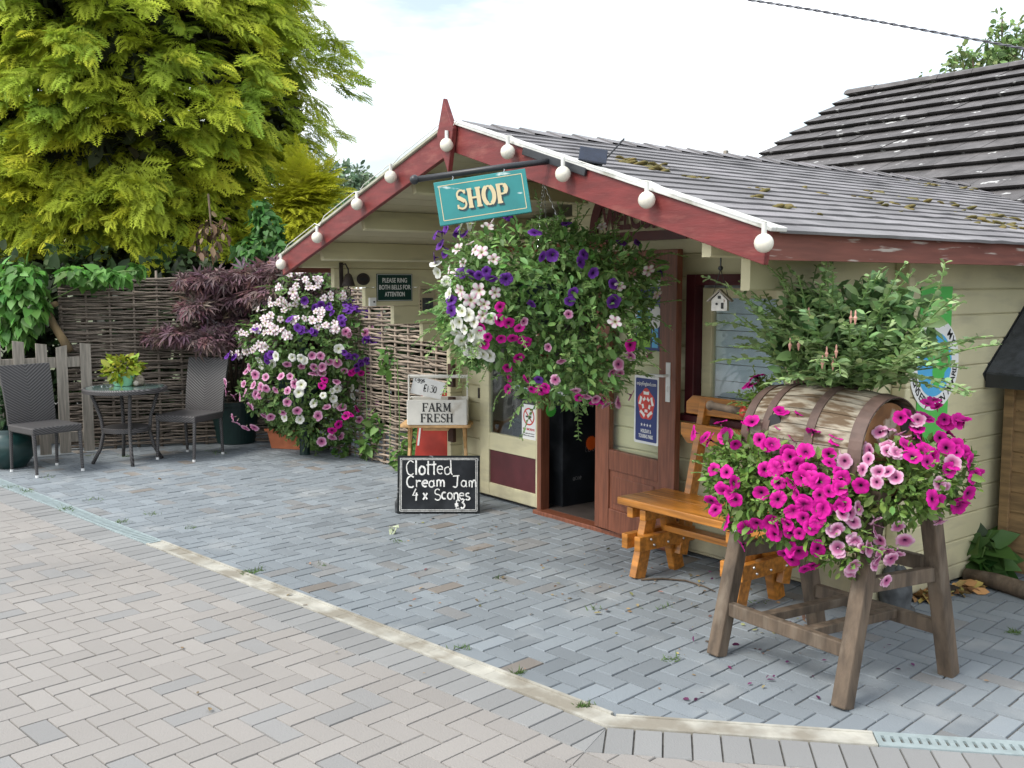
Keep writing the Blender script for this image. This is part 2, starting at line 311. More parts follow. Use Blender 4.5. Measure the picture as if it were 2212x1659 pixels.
GL = {  # chalk / serif strokes in a unit cell: list of polylines, advance
 'C': ([arc(.34,.5,.32,.5,50,310)], .72), 'l': ([[(.08,1),(.1,0)]], .26), 'o': ([arc(.24,.3,.22,.29,80,440)], .56),
 't': ([[(.16,.95),(.16,.05),(.22,0)],[(0,.66),(.34,.70)]], .40), 'e': ([[(.05,.32),(.44,.34)]+arc(.25,.3,.21,.28,10,310)[1:]], .56),
 'd': ([arc(.24,.28,.22,.27,60,400)+[(.46,.2)],[(.42,1),(.46,.1),(.56,0)]], .66), 'r': ([[(.08,.6),(.1,0)],[(.1,.4)]+arc(.27,.38,.17,.2,160,40)[1:]], .46),
 'a': ([arc(.22,.28,.2,.27,50,390),[(.42,.55),(.43,.1),(.52,.02)]], .60), 'm': ([[(.06,.56),(.07,0)],[(.07,.35)]+arc(.2,.36,.13,.2,180,0)+[(.33,0)],[(.33,.35)]+arc(.47,.36,.13,.2,180,0)+[(.61,0)]], .76),
 'J': ([[(0,.95),(.55,1)],[(.4,.98),(.38,.2)]+arc(.2,.2,.18,.22,0,-150)], .66), '4': ([[(.34,1),(.03,.38),(.55,.44)],[(.42,.7),(.38,-.08)]], .66),
 'x': ([[(.05,.6),(.45,.02)],[(.45,.62),(.03,0)]], .6), 'S': ([arc(.3,.74,.25,.24,40,270)+arc(.3,.25,.27,.25,90,-150)[1:]], .66),
 'c': ([arc(.24,.3,.21,.29,50,310)], .5), 'n': ([[(.06,.58),(.08,0)],[(.08,.35)]+arc(.25,.36,.17,.2,180,0)+[(.42,0)]], .56),
 's': ([arc(.2,.44,.16,.15,40,270)+arc(.2,.15,.18,.15,90,-150)[1:]], .46), '£': ([arc(.34,.75,.17,.22,20,180)+[(.18,.4),(.1,.02),(.5,.03)],[(.02,.46),(.4,.5)],[(.02,.3),(.4,.33)]], .62),
 '3': ([[(.05,1),(.45,.98),(.22,.6)]+arc(.24,.3,.24,.3,80,-140)], .6), 'E': ([arc(.25,.75,.22,.24,50,270)+arc(.25,.26,.24,.26,90,310)], .55),
 'g': ([arc(.22,.32,.2,.24,40,400),[(.42,.55),(.4,-.2)]+arc(.22,-.2,.18,.14,0,-150)], .52), '1': ([[(.06,.9),(.1,0)]], .24), '0': ([arc(.22,.45,.2,.45,90,450)], .52), ' ': ([], .35), '·': ([[(.05,.4),(.08,.36)]], .2)}
crnd = random.Random(5)
def chalk(mb, s, x, y, h, w, Mx, cell=None, slope=0, z0=0):
    k = z0
    for ch in s:
        st, ad = GL[ch]; cw = h*(cell or 1)
        for p in st:
            k += .00012
            jx, jy, jw = crnd.gauss(0,.02)*h, crnd.gauss(0,.025)*h, crnd.uniform(.72,1.2)
            mb.ribbon([(x+jx+(q[0]+crnd.gauss(0,.008))*cw, y+jy+(q[1]+crnd.gauss(0,.008))*h) for q in p], w*jw, k, Mx)
        x += ad*cw
    return k
SF = {  # serif capitals: (polyline, weight) ; T thick, t thin
 'F': ([([(.14,0),(.14,1)],'T'),([(.02,.97),(.62,.97)],'t'),([(.14,.52),(.48,.52)],'t'),([(.62,1),(.62,.76)],'t'),([(.48,.62),(.48,.42)],'t'),([(.0,.03),(.30,.03)],'t')], .72),
 'A': ([([(.08,.02),(.38,1)],'t'),([(.38,1),(.68,.02)],'T'),([(.18,.34),(.6,.34)],'t'),([(-.02,.03),(.2,.03)],'t'),([(.54,.03),(.82,.03)],'t')], .86),
 'R': ([([(.14,0),(.14,1)],'T'),([(.02,.97),(.36,.97)]+arc(.36,.74,.22,.23,90,-90)+[(.14,.51)],'t'),([(.30,.5),(.62,.03)],'T'),([(0,.03),(.28,.03)],'t'),([(.54,.03),(.76,.03)],'t')], .84),
 'M': ([([(.12,0),(.14,1)],'t'),([(.14,1),(.44,.1)],'T'),([(.44,.1),(.74,1)],'t'),([(.76,0),(.76,1)],'T'),([(.0,.97),(.16,.97)],'t'),([(.72,.97),(.9,.97)],'t'),([(0,.03),(.26,.03)],'t'),([(.64,.03),(.92,.03)],'t')], 1.02),
 'E': ([([(.14,0),(.14,1)],'T'),([(.02,.97),(.62,.97)],'t'),([(.14,.52),(.48,.52)],'t'),([(.0,.03),(.64,.03)],'t'),([(.62,1),(.62,.78)],'t'),([(.64,0),(.64,.24)],'t'),([(.48,.62),(.48,.42)],'t')], .76),
 'S': ([(arc(.32,.74,.22,.24,30,230),'t'),([(.13,.62),(.30,.52),(.50,.38)],'T'),(arc(.32,.26,.24,.25,40,-140),'t'),([(.53,.98),(.53,.78)],'t'),([(.09,.02),(.09,.24)],'t')], .68),
 'H': ([([(.14,0),(.14,1)],'T'),([(.62,0),(.62,1)],'T'),([(.14,.5),(.62,.5)],'t'),([(0,.03),(.28,.03)],'t'),([(0,.97),(.28,.97)],'t'),([(.48,.03),(.78,.03)],'t'),([(.48,.97),(.78,.97)],'t')], .86),
 'O': ([(arc(.36,.5,.30,.48,-70,70),'T'),(arc(.36,.5,.30,.48,110,250),'T'),(arc(.36,.5,.30,.48,65,115),'t'),(arc(.36,.5,.30,.48,245,295),'t')], .80),
 'P': ([([(.14,0),(.14,1)],'T'),([(.02,.97),(.36,.97)]+arc(.36,.72,.24,.25,90,-90)+[(.14,.47)],'t'),(arc(.36,.72,.22,.24,60,-60),'T'),([(0,.03),(.30,.03)],'t')], .72)}
def serif(mb, s, cx, y, h, Mx, T=.17, t=.075, wf=1, z0=0, dx=0, dy=0):
    tot = sum(SF[c][1] for c in s)*h*wf; x = cx-tot/2; k = z0
    for c in s:
        st, ad = SF[c]
        for p, wt in st:
            k += .00008; mb.ribbon([(x+q[0]*h*wf+dx, y+q[1]*h+dy) for q in p], h*(T if wt == 'T' else t), k, Mx)
        x += ad*h*wf

# ------------------------------------------------------------------ ground, paving, drain
g = MB(); g.box(-260, 260, -260, 260, -.4, -.03); struct(g.build('ground', M['ground']))
ANG = R(7.6); U = Vector((math.cos(ANG), math.sin(ANG), 0)); Vv = Vector((-math.sin(ANG), math.cos(ANG), 0))
ANG2 = R(43); U2 = Vector((math.cos(ANG2), math.sin(ANG2), 0)); V2 = Vector((-math.sin(ANG2), math.cos(ANG2), 0))
P1 = Vector((-3.63, -2.455, 0)); P2 = Vector((.46, -1.60, 0))      # points on the patio-side edges of the two channels
WCH = .115
def clip(poly, p, n):   # keep side where (q-p).n >= 0
    o = []
    for i in range(len(poly)):
        a, b = poly[i], poly[(i+1)%len(poly)]; da = (a[0]-p.x)*n.x+(a[1]-p.y)*n.y; db = (b[0]-p.x)*n.x+(b[1]-p.y)*n.y
        if da >= 0: o.append(a)
        if da*db < 0: t = da/(da-db); o.append((a[0]+(b[0]-a[0])*t, a[1]+(b[1]-a[1])*t))
    return o
def paver(mb, poly, col):
    n = len(poly)
    if n < 3: return
    ar = .5*sum(poly[i][0]*poly[(i+1)%n][1]-poly[(i+1)%n][0]*poly[i][1] for i in range(n))
    if abs(ar) < .0006: return
    if ar < 0: poly = poly[::-1]
    cx = sum(p[0] for p in poly)/n; cy = sum(p[1] for p in poly)/n; z = random.gauss(0, .0009); tx, ty = random.gauss(0,.005), random.gauss(0,.005)
    top = []
    for x, y in poly:
        d = math.hypot(x-cx, y-cy); f = 1-min(.5, .0030/max(d,.01)); X, Y_ = cx+(x-cx)*f, cy+(y-cy)*f
        top.append((X, Y_, z+tx*(X-cx)+ty*(Y_-cy)))
    vs = top+[(x,y,z-.005) for x,y in poly]+[(x,y,-.03) for x,y in poly]
    fs = [tuple(range(n))]+[(n+i, n+(i+1)%n, (i+1)%n, i) for i in range(n)]+[(2*n+i, 2*n+(i+1)%n, n+(i+1)%n, n+i) for i in range(n)]
    mb.add(vs, fs, None, col)
def herring(mb, org, ang, unit, rng, halfs, colf, joint=.0038):
    c, s = math.cos(ang), math.sin(ang)
    for i in range(rng[0], rng[1]):
        for j in range(rng[2], rng[3]):
            k = (i-j) % 4
            if k == 0: w_, h_ = 2, 1
            elif k == 3: w_, h_ = 1, 2
            else: continue
            x0, x1, y0, y1 = i*unit+joint, (i+w_)*unit-joint, j*unit+joint, (j+h_)*unit-joint
            q = [(org.x+x*c-y*s, org.y+x*s+y*c) for x,y in ((x0,y0),(x1,y0),(x1,y1),(x0,y1))]
            for p, n in halfs:
                q = clip(q, p, n)
                if len(q) < 3: break
            if len(q) >= 3: paver(mb, q, colf())
def greycol():
    b = random.gauss(1, .075); r = random.random()
    if r < .015: return (.20*b,.18*b,.16*b)
    if r < .09: return (.215*b,.22*b,.222*b)
    return (.205*b,.232*b,.253*b)
def tancol():
    b = random.gauss(1, .04); r = random.random()
    if r < .12: return (.248*b,.245*b,.24*b)
    return (.278*b,.261*b,.244*b)
def soldcol(): b = random.gauss(1,.06); return (.235*b,.237*b,.235*b)
pm = MB()
herring(pm, Vector((-9.6,-3.4,0)), R(6), .1, (-5, 112, -10, 75), [(P1, Vv), (P2, V2), (Vector((-9.4,0,0)), Vector((1,0,0))), (Vector((2.6,0,0)), Vector((-1,0,0)))], greycol)
struct(pm.build('patio', M['paver'], attr=True))
E1 = P1-Vv*WCH; E2 = P2-V2*WCH
dm = MB(); SW = .21
n1 = -Vv; n2 = -V2
S1 = E1-Vv*SW; S2 = E2-V2*SW
Bd = (U+U2).normalized(); Bn = Vector((-Bd.y, Bd.x, 0))
# intersection of the two outer channel edges = corner
def isect(p, u, q, v): det = u.x*(-v.y)+v.x*u.y; d = q-p; return p+u*((d.x*(-v.y)+v.x*d.y)/det)
CO = isect(E1, U, E2, U2); CI = isect(P1, U, P2, U2)
bis = (Vv+V2).normalized(); bside = Vector((bis.y, -bis.x, 0))       # points to +x side of the bisector
for k in range(-105, 30):
    a = k*.106
    q = [tuple((CO+U*(a+x)-Vv*y)[:2]) for x,y in ((.003,.003),(.103,.003),(.103,SW-.003),(.003,SW-.003))]
    q = clip(q, CO, -bside); paver(dm, q, soldcol())
for k in range(-10, 60):
    a = k*.106
    q = [tuple((CO+U2*(a+x)-V2*y)[:2]) for x,y in ((.003,.003),(.103,.003),(.103,SW-.003),(.003,SW-.003))]
    q = clip(q, CO, bside); paver(dm, q, soldcol())
herring(dm, S1+U*.2, ANG, .104, (-85, 70, -62, 0), [(S1, -Vv), (CO, -bside)], tancol, .0026)
herring(dm, S1+U*.2, ANG, .104, (-10, 80, -62, 40), [(S2, -V2), (CO, bside)], tancol, .0026)
struct(dm.build('driveway', M['drivepaver'], attr=True))
jb = MB(); jb.box(-14, 12, -12, 9, -.028, -.0075); struct(jb.build('joint_bed', M['joint']))
# channel drain: concrete-filled stretch, plastic grating at the left, steel slotted grate at the right
dr = thing('channel_drain', 'long low channel drain kinked along the edge between patio and driveway', 'drain', CO)
def strip(mb, p, u, v, a0, a1, w0, w1, z0, z1): mb.box(a0, a1, w0, w1, z0, z1, frame(p, u, (0,0,1)))
cm = MB()
a_start = (gp(318,1175)-E1).dot(U); a_end = (CO-E1).dot(U)
n_ = 60
for i in range(n_):     # silted infill, gently uneven
    x0 = a_start+(a_end-a_start)*i/n_; x1 = a_start+(a_end-a_start)*(i+1)/n_
    z = .002+random.random()*.002; cm.box(x0, x1+.0, .016, WCH-.016, -.028, z-.004, frame(E1, U, (0,0,1)))
strip(cm, E1, U, Vv, a_start, a_end, 0, .016, -.028, .006); strip(cm, E1, U, Vv, a_start, a_end-.06, WCH-.016, WCH, -.028, .006)
b_end = (gp(1885,1585)-E2).dot(U2); b0 = (CO-E2).dot(U2)
strip(cm, E2, U2, V2, b0+.0, b_end, 0, .014, -.028, .005); strip(cm, E2, U2, V2, b0+.03, b_end, WCH-.014, WCH, -.028, .005); strip(cm, E2, U2, V2, b0, b_end, .014, WCH-.014, -.028, .0005)
cm.build('concrete_infill', M['conc'], dr)
gm = MB()
a_l = a_start-8
for i in range(190):
    x = a_start-.004-i*.042; gm.box(x-.030, x, .014, WCH-.014, -.02, .003, frame(E1, U, (0,0,1)))
strip(gm, E1, U, Vv, a_l, a_start-.002, 0, .014, -.028, .004); strip(gm, E1, U, Vv, a_l, a_start-.002, WCH-.014, WCH, -.028, .004)
gm.build('ribbed_grating', M['galv'], dr)
sm = MB()
strip(sm, E2, U2, V2, b_end+.004, b_end+3.0, 0, .032, -.02, .004); strip(sm, E2, U2, V2, b_end+.004, b_end+3.0, WCH-.032, WCH, -.02, .004)
for i in range(94):
    x = b_end+.004+i*.032; sm.box(x, x+.020, .032, WCH-.032, -.02, .004, frame(E2, U2, (0,0,1)))
sm.build('slotted_grate', M['galv'], dr)

# ------------------------------------------------------------------ shop
XL, YB = -3.75, 4.4
RX, RZ, EZ, XR_, XL_ = -1.75, 2.527, 1.872, .355, -3.9
YF, YBK = -1.44, 4.62
SLP = (RZ-EZ)/(XR_-RX)
def roofz(x): return RZ-SLP*abs(x-RX)
shop = thing('wooden_shop', 'cream weatherboarded cabin shop with a red edged felt gable roof', 'shop', (RX, 0, 0))
def logprof(z0, z1, t, c=.007): return [(0,z0+c),(c,z0),(t,z0),(t,z1),(c,z1),(0,z1-c)]
def board(mb, axis, a0, a1, fixed, sgn, z0, z1, t=.045):
    """horizontal board: axis 'x' runs along X with its face at y=fixed (sgn gives inward direction)"""
    if a1-a0 < .01: return
    pr = logprof(z0+.0008, z1-.0008, t); n = len(pr)
    if axis == 'x': vs = [(a, fixed+sgn*d, z) for a in (a0,a1) for d,z in pr]
    else: vs = [(fixed+sgn*d, a, z) for a in (a0,a1) for d,z in pr]
    mb.add(vs, [tuple(range(n)), tuple(range(2*n-1,n-1,-1))]+[(i, n+i, n+(i+1)%n, (i+1)%n) for i in range(n)])
LH = .14
def courses(zb, zt, off):
    z = off
    while z < zt-.005:
        yield max(z, zb), min(z+LH, zt); z += LH
# front wall with its openings (x0,x1,z0,z1)
OPEN = [(-3.5, -2.07, -1, 1.90), (-1.36, -.5, .88, 1.73)]
fw = MB()
for z0, z1 in courses(.02, 2.56, .035-LH):
    zm = (z0+z1)/2
    if z1 < .025: continue
    lo, hi = XL+.0, -.0
    if z1 > 1.80:
        half = (RZ-.11-zm)/SLP
        lo, hi = max(XL, RX-half), min(0, RX+half)
    segs = [(lo, hi)]
    for x0, x1, a, b in OPEN:
        if a < zm < b:
            ns = []
            for s0, s1 in segs:
                if x0 > s0: ns.append((s0, min(x0, s1)))
                if x1 < s1: ns.append((max(x1, s0), s1))
            segs = [s for s in ns if s[1]-s[0] > .01]
    for s0, s1 in segs: board(fw, 'x', s0, s1, 0, 1, z0, z1)
fw.build('front_wall', M['cream'], shop)
ends = {0:-1.385, 1:-1.13, 2:-.875, 3:-.63, 4:-.37}
for nm, X, sg in (('side_wall', 0, -1), ('side_wall', XL, -1)):
    sw = MB()
    for k in range(14):
        z0 = 1.785-LH*k; z1 = z0+LH
        if z1 < .02: continue
        z0 = max(z0, .02); ye = ends.get(k, -.115)
        board(sw, 'y', ye, YB, X+(.0015 if X == 0 else .0), sg, z0, z1, .05)
        # chamfered log ends of the front wall crossing outside the corner
    sw.build(nm, M['cream'], shop)
ce = MB(); ce2 = MB()
for k in range(14):
    z0 = 1.785-LH*k-LH/2
    if z0 < 0: continue
    ce.box(.0032, .085, -.0008, .0455, z0+.002, z0+LH-.002)
    ce2.box(XL-.135, XL-.0515, -.0008, .0455, z0+.002, z0+LH-.002)
ce.build('corner_log_end', M['cream'], shop, bevel=.008); ce2.build('corner_log_end', M['cream'], shop, bevel=.008)
bw = MB(); bw.box(XL, 0, YB, YB+.05, .02, 1.8); bw.build('back_wall', M['cream'], shop)
# dark bricks / log ends showing behind the left corner
for i, (a, b) in enumerate(((.05,.2),(.42,.55),(.63,.78),(.86,1.04))): MB().box(XL+.002, XL+.075, -.145, -.1165, a, b).build('corner_post_block', M['block'], shop)
fl = MB(); fl.box(XL+.06, -.06, .05, YB-.01, 0, .03); fl.build('floor', M['floorin'], shop)
il = MB(); il.box(XL+.004, XL+.03, .06, YB-.02, .031, 1.9); il.box(-.08, -.055, .06, YB-.02, .031, 1.9); il.box(XL+.04, -.09, YB-.03, YB-.004, .031, 2.2); il.build('inner_lining', M['lining'], shop)
# roof: deck, shingles, soffit boards
def slope(side):   # returns frame with x down the slope, y along ridge
    s = 1 if side > 0 else -1; xe = XR_ if side > 0 else XL_
    d = Vector((xe-RX, 0, EZ-RZ)) if side > 0 else Vector((xe-RX, 0, roofz(xe)-RZ))
    return d.length, d.normalized(), s
for side in (1, -1):
    ln, d, s = slope(side); nrmv = Vector((-d.z*s, 0, d.x*s)); nrmv = nrmv if nrmv.z > 0 else -nrmv
    O = Vector((RX, YF+.02, RZ))
    sh = MB(); nc = 17
    for i in range(nc):
        a0 = ln*i/nc-.02; a1 = ln*(i+1)/nc+.012
        if i == 0: a0 = 0.0
        ny = 48
        vs = []
        wav = [random.gauss(0,.0022) for _ in range(ny+1)]
        for j in range(ny+1):
            y = (YBK-.04-YF)*j/ny; lift = .0085+abs(wav[j]); e = a1+wav[j]*1.4
            p0 = O+d*a0+nrmv*.003; p1 = O+d*e+nrmv*(.003+lift); p2 = O+d*e+nrmv*(.0005+lift*.0)
            for p in (p0,p1,p2): vs.append((p.x, p.y+y, p.z))
        b = random.gauss(1,.07); fs = []
        for j in range(ny):
            k = 3*j; f1 = (k,k+3,k+4,k+1) if s < 0 else (k,k+1,k+4,k+3); f2 = (k+1,k+4,k+5,k+2) if s < 0 else (k+1,k+2,k+5,k+4)
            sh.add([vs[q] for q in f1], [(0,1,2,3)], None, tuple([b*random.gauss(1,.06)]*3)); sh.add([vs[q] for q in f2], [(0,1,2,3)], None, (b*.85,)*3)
    sh.build('roof_shingles', M['shingle'], shop, attr=True)
    dk = MB(); nb = 22; ls_ = ln-.05
    for i in range(nb):  # tongue and groove soffit boards running along the ridge
        a0 = ls_*i/nb+.0015; a1 = ls_*(i+1)/nb-.0015
        F = frame(O, d, nrmv)
        dk.box(a0, a1, 0, 0, 0, 0) if False else None
        vs = [O+d*a+nrmv*h+Vector((0,y,0)) for y in (.0, YBK-YF-.06) for a,h in ((a0,-.001),(a1,-.001),(a1,-.022),(a0,-.022))]
        dk.add(vs, [(0,1,2,3),(7,6,5,4),(0,4,5,1),(1,5,6,2),(2,6,7,3),(3,7,4,0)])
    dk.build('soffit_boards', M['soffit'], shop)
    # barge board, white verge trim
    bh = .135
    bb = MB(); vs = [(RX+.0*s, 0, RZ+.004), (RX+d.x*ln, 0, RZ+d.z*ln+.004), (RX+d.x*ln-.02*s, 0, RZ+d.z*ln-bh+.01), (RX, 0, RZ-bh-.008)]
    for yy in ((YF-.03, YF),): bb.add([(x,yy[0],z) for x,_,z in vs]+[(x,yy[1],z) for x,_,z in vs], [(0,1,2,3),(7,6,5,4),(0,4,5,1),(1,5,6,2),(2,6,7,3),(3,7,4,0)])
    bb.build('barge_board', M['red'], shop, bevel=.003)
    vt = MB()
    for y0, y1 in ((YF-.045, YF+.055), (YBK-.05, YBK+.03)):
        vs = [O*0+Vector((RX,0,RZ))+d*a+nrmv*h+Vector((0,y,0)) for y in (y0,y1) for a,h in ((.0,.024),(ln+.02,.024),(ln+.02,.0065),(.0,.0065))]
        vt = MB().add(vs, [(0,1,2,3),(7,6,5,4),(0,4,5,1),(1,5,6,2),(2,6,7,3),(3,7,4,0)]); vt.build('verge_trim', M['verge'] if side > 0 else M['vergeold'], shop, bevel=.004)
    # eave fascia
    fa = MB(); xe = RX+d.x*(ln-.035); ze = RZ+d.z*(ln-.035)
    fa.box(xe-.011, xe+.011, YF+.002, YBK-.06, ze-.115, ze-.004); fa.build('eave_fascia', M['fascia'], shop)
    # purlins with visible ends
    pu = MB()
    for frac in ((.30, .58) if side > 0 else (.27, .55, .82)):
        p = O+d*(ln*frac)-nrmv*.0245; c = p
        vs = [c+d*a-nrmv*h+Vector((0,y,0)) for y in (.05, 1.5) for a,h in ((-.02,0),(.02,0),(.02,.125),(-.02,.125))]
        pu.add(vs, [(0,1,2,3),(7,6,5,4),(0,4,5,1),(1,5,6,2),(2,6,7,3),(3,7,4,0)])
    pu.build('purlin', M['cream'], shop, bevel=.004)
rc = MB()    # ridge caps: overlapping folded pieces
for i in range(30):
    y0 = YF+.04+i*.2; y1 = min(y0+.23, YBK-.05); z = .012; lift = .012
    vs = []
    for y, l_ in ((y0, lift), (y1, 0)):
        for xo, zo in ((-.13, -.13*SLP), (0, .006), (.13, -.13*SLP)): vs.append((RX+xo, y, RZ+z+zo+l_))
    rc.add(vs, [(0,1,4,3),(1,2,5,4)], None, (random.gauss(1,.08),)*3)
    rc.add([(x,y,z_-.012) for x,y,z_ in vs[:3]]+vs[:3], [(0,1,4,3),(1,2,5,4)], None, (.8,.8,.8))
rc.build('ridge_cap', M['shingle'], shop, attr=True)
fi = MB(); fpoly = [(-.085,-.05),(.02,-.26),(.07,-.03),(-.02,.14)]
fi.prism(fpoly, 0, .03, Matrix.Translation((RX-.01, YF-.036, RZ)) @ Matrix.Rotation(math.pi/2, 4, 'X')); fi.build('finial', M['red'], shop, bevel=.004)
# moss cushions on the roof
mo = MB(); ln, d, s = slope(1); nv = Vector((-d.z, 0, d.x))
def mossat(p, r):
    mo.sphere((0,0,0), r*1.4, 9, TM(p, random.random()*6, ry=math.atan2(-d.z, d.x), s=(1.5+random.random(), .9+random.random()*.9, .5)))
for (cx, cy), n, sp in (((1400,362),16,60),((1350,352),8,30),((1430,372),8,40),((1500,385),6,40),((1640,432),6,40),((1620,412),4,60),((1760,415),4,50),((1900,420),9,60),((1880,435),8,60),((1950,455),5,60),((2110,478),12,60),((2170,488),12,60),((2150,470),8,50),((2060,452),5,50),((2030,440),6,60),((1990,400),10,60),((2080,408),6,50),((1310,340),2,20),((1690,450),5,40),((1740,455),4,50)):
    for _ in range(n):
        x = cx+random.gauss(0,sp*.38); y = cy+random.gauss(0,sp*.06)+(x-cx)*.16
        r_ = ray(x, y); t = ((RZ-CAM.z)-SLP*(CAM.x-RX))/(r_.z+SLP*r_.x); p = CAM+r_*t
        if p.x < RX+.05 or p.x > XR_-.02: continue
        mossat(p+nv*.004, random.uniform(.006,.02))
mo.build('moss', M['moss'], shop, smooth=True)['kind'] = 'stuff'
# left fixed door leaf (cream) with glass and maroon panel
def pan(mb, x0, x1, z0, z1, y0, y1): mb.box(x0, x1, y0, y1, z0, z1)
dl = MB(); X0, X1 = -3.498, -2.782
pan(dl, X0, -3.38, .03, 1.895, -.012, .03); pan(dl, -2.81, X1, .03, 1.895, -.012, .03)
for z0, z1 in ((.03,.13),(.39,.525),(1.72,1.895)): pan(dl, -3.3798, -2.8102, z0, z1, -.0105, .03)
side = dl.build('side_door', M['cream'], shop, bevel=.005)
gd = MB(); pan(gd, -3.382, -2.808, .523, 1.722, .006, .012); gd.build('glass', M['winglass'], side)
mp_ = MB(); pan(mp_, -3.382, -2.808, .128, .392, .002, .018); mp_.build('maroon_panel', M['maroon'], side)
hg = MB(); hg.box(-3.512, -3.495, -.02, -.006, .78, .86); hg.build('hinge', M['iron'], side)
df = MB(); df.box(-2.78, -2.735, -.022, .06, .02, 1.93); df.box(-2.125, -2.07, -.022, .06, .02, 1.93); df.box(-3.5, -2.07, -.020, .058, 1.90, 1.95); df.build('door_frame', M['brown'], shop, bevel=.004)
th = MB(); th.box(-2.79, -1.4, -.055, .06, -.005, .028); th.build('threshold', M['brown'], shop, bevel=.005)
# open door leaf, folded back almost flat to the wall; local x runs from hinge to handle
LW = .80; Fd = frame((-2.11, -.045, 0), Vector((.995, -.105, 0)), (0,0,1))
lf = MB(); t0, t1 = -.022, .022
lf.box(0, .15, t0, t1, .04, 1.88, Fd); lf.box(LW-.155, LW, t0, t1, .04, 1.88, Fd)
for z0, z1 in ((.04,.19),(.45,.585),(1.70,1.88)): lf.box(.1502, LW-.1552, t0+.001, t1-.001, z0, z1, Fd)
leaf = lf.build('open_door', M['brown'], shop, bevel=.005)
x = MB(); x.box(.148, LW-.153, -.004, .004, .583, 1.702, Fd); x.build('glass', M['doorglass'], leaf)
x = MB(); x.box(.149, LW-.154, -.010, .010, .188, .452, Fd); x.box(.19, LW-.195, -.016, .010, .228, .412, Fd); x.build('lower_panel', M['brown'], leaf, bevel=.004)
x = MB(); x.box(LW-.085, LW-.045, t0-.006, t0, .96, 1.20, Fd); x.tube([(LW-.065, t0, 1.12), (LW-.065, t0-.045, 1.12), (LW-.075, t0-.05, 1.12), (LW-.19, t0-.05, 1.118)], .009, 8, M=Fd); x.box(LW-.071, LW-.059, t0-.012, t0-.0055, 1.02, 1.055, Fd); x.build('handle', M['alu'], leaf, bevel=.002)
# window
wf = MB()
for a in ((-1.36,-1.29,.88,1.73),(-.57,-.5,.88,1.73)): wf.box(a[0], a[1], -.024, .05, a[2], a[3])
wf.box(-1.2898, -.5702, -.022, .05, 1.665, 1.73); wf.box(-1.39, -.47, -.05, .05, .84, .8795)
win = wf.build('window', M['maroon'], shop, bevel=.004)
wc = MB()
wc.box(-1.25, -1.172, .0, .04, .9, 1.65); wc.box(-.65, -.572, .0, .04, .9, 1.65); wc.box(-1.1718, -.6502, .001, .039, .9, .955); wc.box(-1.1718, -.6502, .001, .039, 1.59, 1.65); wc.build('frame', M['cream'], win, bevel=.006)
x = MB(); x.box(-1.174, -.648, .018, .023, .953, 1.592); x.build('pane', M['winglass'], win)
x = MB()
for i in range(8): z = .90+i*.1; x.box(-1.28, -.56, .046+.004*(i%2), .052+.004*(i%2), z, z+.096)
x.build('reflection_boards', M['reflection'], win)  # pale boards added behind the pane to imitate a reflection in the glass
# WELCOME fretwork over the door
we = thing('welcome_plaque', 'maroon arched fretwork plaque reading WELCOME on the gable wall', 'sign', (-1.80, -.01, 2.0))
Fw = frame((-1.80, -.012, 2.005), (1,0,0), (0,-1,0))
x = MB(); oa = arc(0,0,.43,.40,0,180,24); ia = arc(0,0,.36,.33,180,0,24)
for i in range(24): x.prism([oa[i], oa[i+1], ia[23-i], ia[24-i]], .0, .014, Fw)
x.box(-.43, .43, -.06, -.001, 0, .014, Fw); x.box(-.35, .35, .165, .19, 0, .0138, Fw)
for i in range(7): x.prism(arc(-.24+i*.08, .225, .034, .045, 0, 330, 9), .001, .0135, Fw)
x.build('arch', M['maroon'], we)
text('WELCOME', .19, Fw @ Matrix.Translation((0,.08,0)), M['maroon'], we, z=.008, width=.62, bold=.008)

# interior: counter with chalked front, shelf, bottles, starburst price cards
ct = thing('shop_counter', 'dark display counter with chalked front seen through the open doorway', 'counter', (-3.0, 1.2, .03))
x = MB(); x.box(-3.3, -2.70, .16, 2.6, .031, .86); x.build('cabinet', M['slate'], ct)
x = MB(); x.box(-3.32, -2.66, .14, 2.63, .861, .895); x.build('worktop', M['alu'], ct)
x = MB(); x.box(-2.75, -2.70, .98, 1.03, .896, 1.75); x.box(-3.2, -3.15, .98, 1.03, .896, 1.75); x.box(-3.2, -2.70, .4, 1.03, 1.751, 1.77); x.build('upright', M['alu'], ct)
x = MB(); Fc = frame((-2.699, 0, 0), (0,1,0), (1,0,0))
chalk(x, 'scones', .50, .55, .05, .006, Fc); chalk(x, 'Ecroed', .38, .42, .045, .005, Fc, z0=.003); chalk(x, 'lose', .55, .30, .05, .005, Fc, z0=.006); chalk(x, 'acne', .25, .22, .04, .005, Fc, z0=.009)
x.build('chalk_writing', M['chalkdim'], ct)
def burst(c, r, m, lab):
    x = MB(); x.prism([((r if i % 2 else r*.88)*math.cos(math.pi*i/20), (r if i % 2 else r*.88)*math.sin(math.pi*i/20)) for i in range(40)], 0, .002, frame(c, (0,1,0), (1,0,0)))
    return tag(x.build('starburst_card', m), lab, 'price card', 'starburst cards in the shop')
burst(wx(1277,957,-2.694), .055, M['orangecard'], 'orange starburst card stuck on the counter just inside the doorway')
burst(wx(1190,886,-2.665), .05, M['greencard'], 'green starburst card standing on the counter inside the doorway')
for i in range(6):
    b = MB(); b.lathe([(.028,0),(.03,.02),(.03,.11),(.012,.15),(.012,.19)], 12, TM((-2.85-.03*(i%2), .30+i*.11, .896))); tag(b.build('bottle', M['gpot'], smooth=True), 'dark bottle standing in a row on the counter inside', 'bottle', 'bottles on the counter inside')

